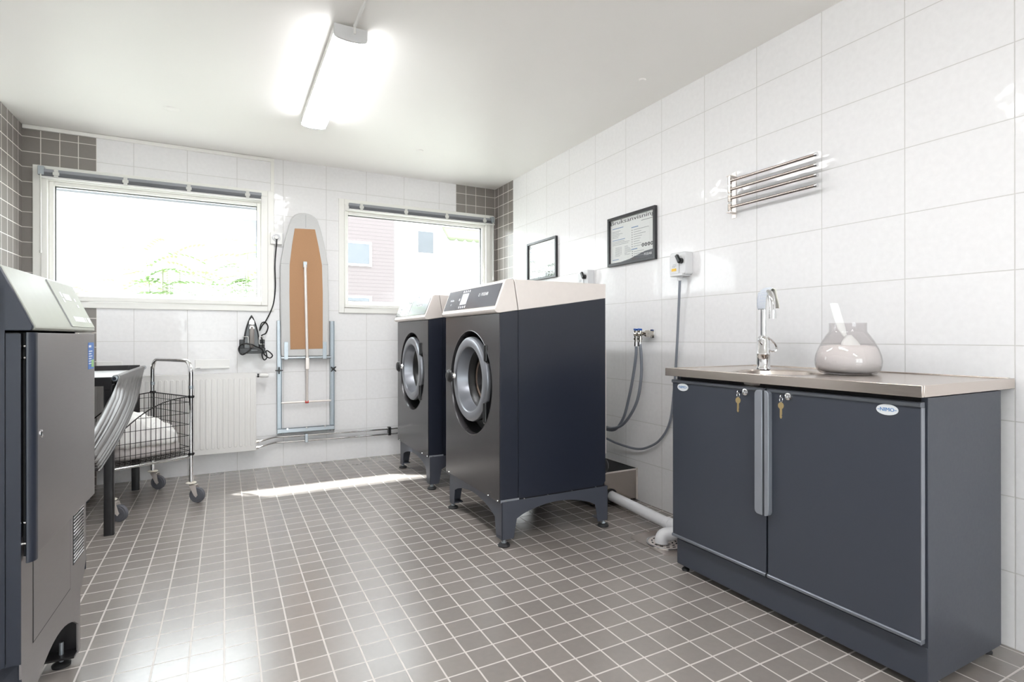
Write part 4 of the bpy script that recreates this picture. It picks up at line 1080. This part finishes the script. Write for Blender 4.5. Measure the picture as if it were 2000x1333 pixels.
    def apron(a0, a1, zt):
        L = a1 - a0; p = [(a0, zt), (a1, zt), (a1, .028), (a1 - .024, .028), (a1 - .024, .122)]
        for k in range(0, 13):
            s = k / 12; p.append((a1 - .03 - (L - .09) * s, .125 + .065 * sin(pi * s) ** .8))
        return p + [(a0 + .06, .122), (a0 + .06, .028), (a0, .028)]
    st = obj('stand', MB().prism(apron(sy0, sy1, .228), 'yz', bx - .006, bx - .001), M_dryer_steel, t)
    obj('stand_side', MB().prism([(bx - .1, .228), (bx - .002, .228), (bx - .002, .028), (bx - .085, .028)], 'xz', sy1 - .004, sy1), M_blackpaint, st)
    obj('stand_side', MB().prism([(back + .02, .265), (bx - .002, .265), (bx - .002, .028), (bx - .085, .028), (bx - .1, .16), (back + .12, .16), (back + .1, .028), (back + .02, .028)], 'xz', sy0, sy0 + .004), M_dryer_blue, st)
    obj('foot_plate', MB().box((bx - .09, sy1 - .06, .03), (bx - .004, sy1 - .003, .036)), M_blackpaint, st)
    obj('top_frame', MB().box((back + .02, sy0, .21), (bx - .01, sy1, .262)), M_stand, st)
    for fx, fy in ((-.05, sy1 - .03), (-.05, sy0 + .03), (back + .05, sy1 - .03), (back + .05, sy0 + .03)):
        f = obj('levelling_foot', MB().lathe([(.001, 0), (.024, 0), (.025, .008), (.014, .014), (.001, .014)], (fx, fy, 0), seg=20), M_rubber, t)
        obj('foot_bolt', MB().cyl((fx, fy, .012), (fx, fy, .21 if fx < -.2 else .075), .006, seg=10), M_galv, f)
    return t
dryer()

# ------------------------------------------------------------------ folding table behind the dryer
def table():
    t = thing('laundry_table', 'black framed laundry table with white top behind the dryer', 'table', (-3.13, -.72, 0))
    xf, xb, ya, yb = -2.838, -3.40, -1.246, -.150
    lx = -2.852
    for (x, y) in ((lx, -1.222), (lx, -.262), (xb + .03, -1.224), (xb + .03, -.225)):
        g = obj('leg', MB().prism([(a + x, b + y) for a, b in unit_rect(.044, .044, .008)], 'xy', .004, .79), M_blackpaint, t)
        obj('leg_cap', MB().prism([(a + x, b + y) for a, b in unit_rect(.045, .045, .009)], 'xy', 0, .006), M_rubber, g)
    m = MB().box((xb, ya, .784), (xf + .0, ya + .03, .830)).box((xb, yb - .03, .784), (xf, yb, .845)).box((xb, ya, .784), (xb + .03, yb, .845)).box((xf - .035, ya, .762), (xf - .005, yb, .792))
    obj('frame_rails', m, M_blackpaint, t, bevel=.003)
    obj('table_top', MB().box((xb + .03, ya + .03, .79), (xf - .004, yb - .03, .812)), M_toptable, t, bevel=.002)
    obj('rear_tray_rim', MB().box((xb + .03, yb - .045, .812), (xf - .06, yb - .03, .846)), M_blackpaint, t)
    obj('wooden_ledge', MB().box((-3.135, ya + .03, .812), (-3.115, yb - .046, .842)), M_wood, t, bevel=.001)
    rl = obj('front_roller', MB().cyl((xf + .012, ya + .01, .822), (xf + .012, yb + .10, .822), .014, seg=18), M_galv, t)
    obj('roller_bolt', MB().cyl((xf + .012, ya - .006, .822), (xf + .012, ya + .010, .822), .009, seg=12), M_chrome, rl)
    # hanging cloth, gathered towards the dryer
    grid = []
    for i in range(21):
        k = i / 20; row = []
        for j in range(73):
            q = j / 72
            y = (ya + .03) * (1 - q) + (yb - .03) * q
            yb_, zb_ = -1.98 + .22 * q, .60 - .16 * q
            e = k ** 1.15
            am = .019 * min(1, max(0, (k - .10) * 4))
            sag = -.05 * sin(pi * k) * (.3 + q)
            z = .832 + (zb_ - .832) * k + sag
            row.append((xf + .029 - .012 * k + am * sin(q * 44 + 1.2 * sin(q * 8)), y + (yb_ - y) * e, z + .25 * am * cos(q * 44)))
        grid.append(row)
    head = [[(xf + .012 + .0165 * cos(a), p[1], .822 + .0165 * sin(a)) for p in grid[0]] for a in (pi * .9, pi * .7, pi * .5, pi * .3, pi * .12)]
    obj('hanging_cloth', MB().sheet(head + grid), M_sling, t, solid=.0015)
    return t
table()

# ------------------------------------------------------------------ laundry trolley
def trolley():
    A, B, Cc = V((-2.502, -.775, 0)), V((-2.750, -.305, 0)), V((-2.868, -.975, 0))
    u = (B - A); Lu = u.length; u.normalize()
    w = (Cc - A); Lw = w.length; w = V((-u.y, u.x, 0)); 
    if w.dot(Cc - A) < 0: w = -w
    t = thing('laundry_trolley', 'chrome wire-basket laundry trolley on grey castors in front of the radiator', 'trolley', tuple((A + B + w * Lw) / 2 + w * 0))
    P = lambda a, b, z: A + u * (a * Lu) + w * (b * Lw) + V((0, 0, z))
    zb = .300; hi, lo = .665, .462
    # chrome bow handle with the two rear posts
    r = .075
    path = [P(0, 0, .125), P(0, 0, .5), P(0, 0, .89 - r)]
    for k in range(1, 7): a = pi / 2 * k / 6; path.append(A + u * (r - r * cos(a)) + V((0, 0, .89 - r + r * sin(a))))
    for k in range(0, 7): a = pi / 2 * k / 6; path.append(B - u * (r - r * sin(a)) + V((0, 0, .89 - r + r * cos(a))))
    path += [P(1, 0, .5), P(1, 0, .125)]
    hb_ = obj('bow_handle', MB().tube(path, .0125, 16), M_chrome, t)
    for a in (0, 1): obj('handle_joint', MB().cyl(P(a, 0, .712), P(a, 0, .735), .0135, seg=16), M_galv, hb_)
    # bottom frame and short front posts
    m = MB()
    for p, q in ((P(0, 0, zb - .012), P(0, 1.02, zb - .012)), (P(1, 0, zb - .012), P(1, 1.02, zb - .012)), (P(0, .985, zb - .012), P(1, .985, zb - .012))): m.cyl(p, q, .0075, seg=12)
    m.cyl(P(0, 1.03, zb - .012), P(0, 1.03, .125), .0125, seg=14).cyl(P(1, 1.03, zb - .012), P(1, 1.03, .125), .0125, seg=14)
    obj('bottom_frame', m, M_chrome, t)
    # wire basket
    rim = lambda b: lo + (hi - lo) * (1 - b) ** 1.0 + .055 * sin(pi * b) * 1.0
    m = MB()
    o0, o1 = .018 / Lu, .0
    N1 = 15
    for a in (.03, .97):
        for k in range(N1 + 1):
            b = k / N1 * .97 + .01
            m.tube([P(a, b, zb), P(a, b, rim(b))], .0019, 6)
        m.tube([P(a, k / 16 * .97 + .01, rim(k / 16)) for k in range(17)], .0036, 8)
        for z in (.30, .325, .35, .42, .49, .56, .63):
            bmax = 1.0
            pts_ = [k / 40 for k in range(41) if rim(k / 40) > z]
            if len(pts_) > 1: m.tube([P(a, pts_[0] * .97 + .01, z), P(a, pts_[-1] * .97 + .01, z)], .0019, 6)
    N2 = 19
    for b, top_ in ((.012, hi), (.985, lo)):
        for k in range(N2 + 1):
            a = .03 + .94 * k / N2
            m.tube([P(a, b, zb), P(a, b, top_)], .0019, 6)
        m.tube([P(.03, b, top_), P(.97, b, top_)], .0036, 8)
        for z in (.30, .325, .35, .42, .49, .56, .63):
            if z < top_: m.tube([P(.03, b, z), P(.97, b, z)], .0019, 6)
    for k in range(N2 + 1): m.tube([P(.03 + .94 * k / N2, .01, zb), P(.03 + .94 * k / N2, .985, zb)], .0019, 6)
    for k in range(N1 + 1): m.tube([P(.03, .01 + .97 * k / N1, zb), P(.97, .01 + .97 * k / N1, zb)], .0019, 6)
    obj('wire_basket', m, M_wire, t)
    m = MB()
    for a in (0, 1):
        for z in (hi, zb + .005): m.cyl(P(a, -.045, z), P(a, .03, z), .0055, seg=8).cyl(P(a, 0, z - .008), P(a, 0, z + .008), .0165, seg=14)
    obj('basket_clamps', m, M_black, t)
    # castors
    for (a, b, dirv) in ((0, 0, V((.034, -.018, 0))), (1, 0, V((.034, -.018, 0))), (0, 1.03, V((.042, -.022, 0))), (1, 1.03, V((.034, -.018, 0)))):
        p = P(a, b, 0); R_ = .0475
        c = p + dirv + V((0, 0, R_))
        d_ = dirv.normalized(); ax = V((-d_.y, d_.x, 0))
        ca = obj('castor_wheel', MB().lathe([(.010, -.012), (.034, -.012), (.036, -.010), (.044, -.010), (R_, -.006), (R_, .006), (.044, .010), (.036, .010), (.034, .012), (.010, .012), (.010, -.012)], c, ax, 32), M_tyre, t)
        f = MB()
        for s in (-1, 1):
            o_ = ax * s * .0165
            poly = [p + o_ + V((0, 0, .112)) - d_ * .006, p + o_ + V((0, 0, .112)) + d_ * .036, c + o_ + d_ * .010 + V((0, 0, .0)), c + o_ - V((0, 0, .012)), c + o_ - d_ * .012]
            th = ax * .001
            f.add([q - th for q in poly] + [q + th for q in poly], [tuple(range(5))[::-1], tuple(range(5, 10))] + [(i, (i + 1) % 5, 5 + (i + 1) % 5, 5 + i) for i in range(5)])
        f.frame_box(p + d_ * .014 + V((0, 0, .111)), d_, ax, ZA, .022, .0175, .0015).cyl(c - ax * .019, c + ax * .019, .005, seg=10)
        obj('fork', f, M_steel, ca)
        obj('bumper_ring', MB().lathe([(.012, .118), (.027, .120), (.031, .124), (.027, .128), (.012, .130)], p, seg=26), M_cream, t)
    # the washing lying in it
    def heap(nm, lab, cat, ca_, cb_, ra, rb, z0_, hgt, seed, m_, prof_, fold):
        g = []; NA, NR = 72, 30; so = V((seed * 3.7, seed * 1.3, seed * 2.1))
        for i in range(NR + 1):
            s = i / NR; row = []
            for j in range(NA):
                an = 2 * pi * j / NA
                rad = (abs(cos(an)) ** 5 + abs(sin(an)) ** 5) ** -.2
                rr_ = sin(min(1, s * 1.0) * pi * .5) ** .9
                xx, yy = cos(an) * rad * rr_, sin(an) * rad * rr_
                q = V((xx * 1.1, yy * 1.1, 0)) + so
                w_ = V((mnoise.noise(q * 1.4), mnoise.noise(q * 1.4 + V((5, 2, 0))), 0)) * .8
                rd = 1 - abs(mnoise.noise(q * 1.5 + w_)) * 2
                rd2 = 1 - abs(mnoise.noise(V((q.x * 5.0 + 2.2 * w_.x, q.y * 2.2, 3)))) * 2
                h_ = prof_(xx, yy) * (cos(min(1, s) * pi * .5) ** .35) + fold * (.22 * rd + .13 * rd2) * min(1, (1 - s) * 5)
                out_ = 1 + .05 * mnoise.noise(q * 4)
                row.append(P(ca_ + xx * ra * out_, cb_ + yy * rb * out_, z0_ + max(0.0, h_) * hgt))
            g.append(row)
        mbh = MB(); vs = [p for row in g for p in row]
        fs = [(i * NA + j, i * NA + (j + 1) % NA, (i + 1) * NA + (j + 1) % NA, (i + 1) * NA + j) for i in range(NR) for j in range(NA)]
        fs.append(tuple(NR * NA + j for j in range(NA)))
        mbh.add(vs, fs)
        o = obj(nm, mbh, m_, org=tuple(P(ca_, cb_, z0_)), subsurf=1, ang=80)
        tag(o, lab, cat)
        return o
    heap('folded_towels', 'greyish towels at the bottom of the trolley basket', 'laundry', .5, .5, .45, .46, zb + .004, .105, 3, M_linen2, lambda x, y: .8 - .1 * x, .7)
    heap('bed_linen', 'crumpled white bed linen heaped in the trolley basket', 'laundry', .44, .53, .40, .43, zb + .065, .19, 21, M_linen, lambda x, y: .70 + .16 * sin(2.2 * y + .4) + .12 * cos(3 * x + 1) - .18 * max(0, -y), 1.0)
    return t
trolley()

# ------------------------------------------------------------------ outside the windows
m = MB().box((-30, .3, -.45), (30, 40, -.25)).box((-30, -30, -.45), (30, YB - .2, -.25)); struct('ground', m, mat('gravel_yard', (132, 133, 126), .95, var=.12, scale=3))
m = MB().box((-6, .12, 2.72), (2, .45, 2.80)); struct('sun_eave', m, M_trim)       # unseen eave added over the windows to narrow the sun strip
t = thing('brick_house', 'pale red brick house with small square windows outside the right window', 'house', (.2, 9.5, -.25))
obj('wall', MB().box((-1.25, 8.0, -.25), (1.235, 11.5, 6.2)), siding_mat('pale_red_brick', (100, 92, 93), .085), t)
obj('roof', MB().box((-1.5, 7.8, 6.2), (1.5, 11.7, 6.4)), M_stand, t)
M_winout = mat('outside_window_glass', (78, 82, 88), .2, var=.15, scale=5)
for (x0_, x1_, z0_, z1_) in ((-.05, .64, 2.72, 3.185), (-.05, .64, 1.50, 1.935)):
    f = obj('window', MB().box((x0_ - .05, 7.97, z0_ - .05), (x1_ + .05, 8.0, z1_ + .05)), M_trim, t)
    obj('window_pane', MB().box((x0_, 7.955, z0_), (x1_, 7.97, z1_)), M_winout, f)
M_wh_out = mat('white_render', (246, 246, 244), .9, var=.01)
t = thing('white_house', 'bright white house beyond the right window behind the brick house', 'house', (6, 14, -.25))
obj('wall', MB().box((1.9, 12.0, -.25), (13, 16, 7.5)), M_wh_out, t)
obj('roof', MB().box((1.7, 11.8, 7.5), (13.2, 16.2, 7.7)), M_stand, t)
for (x0_, x1_, z0_, z1_) in ((3.10, 3.60, 3.72, 4.40), (3.10, 3.60, 1.5, 2.3), (6.2, 7.0, 3.6, 4.5)):
    f = obj('window', MB().box((x0_ - .06, 11.96, z0_ - .06), (x1_ + .06, 12.0, z1_ + .06)), M_trim, t)
    obj('window_pane', MB().box((x0_, 11.945, z0_), (x1_, 11.96, z1_)), M_winout, f)
t = thing('awning', 'pale green awning with a scalloped edge on the white house', 'awning', (4.6, 11.6, 4.1))
m = MB(); g = [[(3.9 + 1.5 * j / 20, 11.98 - .5 * i / 4, 4.62 - .42 * i / 4) for j in range(21)] for i in range(5)]
g.append([(3.9 + 1.5 * j / 20, 11.47, 4.20 - (.10 if j % 4 in (1, 2, 3) else .03)) for j in range(21)])
m.sheet(g); obj('canopy', m, mat('awning_cloth', (108, 116, 92), .9, var=.04), t, solid=.01)
obj('awning_rail', MB().cyl((3.9, 11.96, 4.63), (5.4, 11.96, 4.63), .03), M_trim, t)
M_winpale = mat('pale_window_glass', (112, 116, 126), .2, var=.1, scale=5)
t = thing('pale_house', 'pale house far beyond the wide left window', 'house', (-5, 16, -.25))
obj('wall', MB().box((-9, 15.0, -.25), (-1.3, 19, 5.2)), M_wh_out, t)
obj('roof', MB().prism([(14.7, 5.2), (19.3, 5.2), (17, 6.4)], 'yz', -9.3, -1.0), M_stand, t)
for x0_ in (-2.1,):
    f = obj('window', MB().box((x0_ - .05, 14.96, 3.6), (x0_ + .75, 15.0, 4.9)), M_trim, t)
    obj('window_pane', MB().box((x0_, 14.945, 3.65), (x0_ + .7, 14.96, 4.85)), M_winpale, f)

def leaf_mat():
    m, nt, b = nt_new('leaf')
    nz = nt.nodes.new('ShaderNodeTexNoise'); nz.inputs['Scale'].default_value = 6
    mx = nt.nodes.new('ShaderNodeMix'); mx.data_type = 'RGBA'
    mx.inputs[6].default_value = lin((92, 124, 66)) + (1,); mx.inputs[7].default_value = lin((120, 148, 88)) + (1,)
    nt.links.new(nz.outputs['Fac'], mx.inputs[0]); nt.links.new(mx.outputs[2], b.inputs['Base Color'])
    b.inputs['Roughness'].default_value = .5
    tr = nt.nodes.new('ShaderNodeBsdfTranslucent'); nt.links.new(mx.outputs[2], tr.inputs['Color'])
    ms = nt.nodes.new('ShaderNodeMixShader'); ms.inputs[0].default_value = .3
    out = nt.nodes['Material Output']
    nt.links.new(b.outputs[0], ms.inputs[1]); nt.links.new(tr.outputs[0], ms.inputs[2]); nt.links.new(ms.outputs[0], out.inputs['Surface'])
    return m
M_leaf = leaf_mat(); M_stem = mat('stem', (118, 122, 92), .8)
def shrub(lab, x, y, hgt, spread, n, seed):
    """young ash-like shrub: stems with paired leaflets"""
    rnd = random.Random(seed)
    t = thing('garden_shrub', lab, 'shrub', (x, y, -.25), group='garden shrubs')
    ms, ml = MB(), MB()
    for k in range(n):
        a = rnd.random() * 2 * pi; r_ = spread * sqrt(rnd.random())
        h_ = hgt * (.78 + .22 * rnd.random())
        p0 = V((x + .15 * cos(a), y + .15 * sin(a), -.25)); p2 = V((x + r_ * cos(a), y + r_ * sin(a), -.25 + h_)); p1 = (p0 + p2) / 2 + V((0, 0, .2))
        pts = catmull([p0, p1, p2], 6); ms.tube(pts, [.012 - .009 * i / (len(pts) - 1) for i in range(len(pts))], 5)
        for f_ in range(4):
            q0 = pts[-1 - f_]; b_ = rnd.random() * 2 * pi; Lf = .28 + .15 * rnd.random()
            fd = V((cos(b_), sin(b_), .25)).normalized()
            for j in range(7):
                s = (j + 1) / 7
                c = q0 + fd * Lf * s - V((0, 0, .16 * s * s)); sd = V((-fd.y, fd.x, 0)).normalized()
                for sg in (-1, 1):
                    d_ = (sd * sg + fd * .5 - V((0, 0, .25))).normalized(); ll = .105 + .03 * rnd.random(); wv = d_.cross(ZA).normalized() * .022
                    ml.add([c, c + d_ * ll * .45 + wv, c + d_ * ll - V((0, 0, .01)), c + d_ * ll * .45 - wv], [(0, 1, 2, 3)])
    obj('stems', ms, M_stem, t); obj('leaves', ml, M_leaf, t)
    return t
shrub('leafy young shrub outside the middle of the wide window', -2.80, 2.5, 2.40, .34, 13, 2)
shrub('leafy shrub outside the right corner of the wide window', -1.93, 2.3, 2.45, .26, 10, 5)
shrub('sparse shrub outside the left half of the wide window', -3.55, 2.9, 2.10, .35, 6, 9)
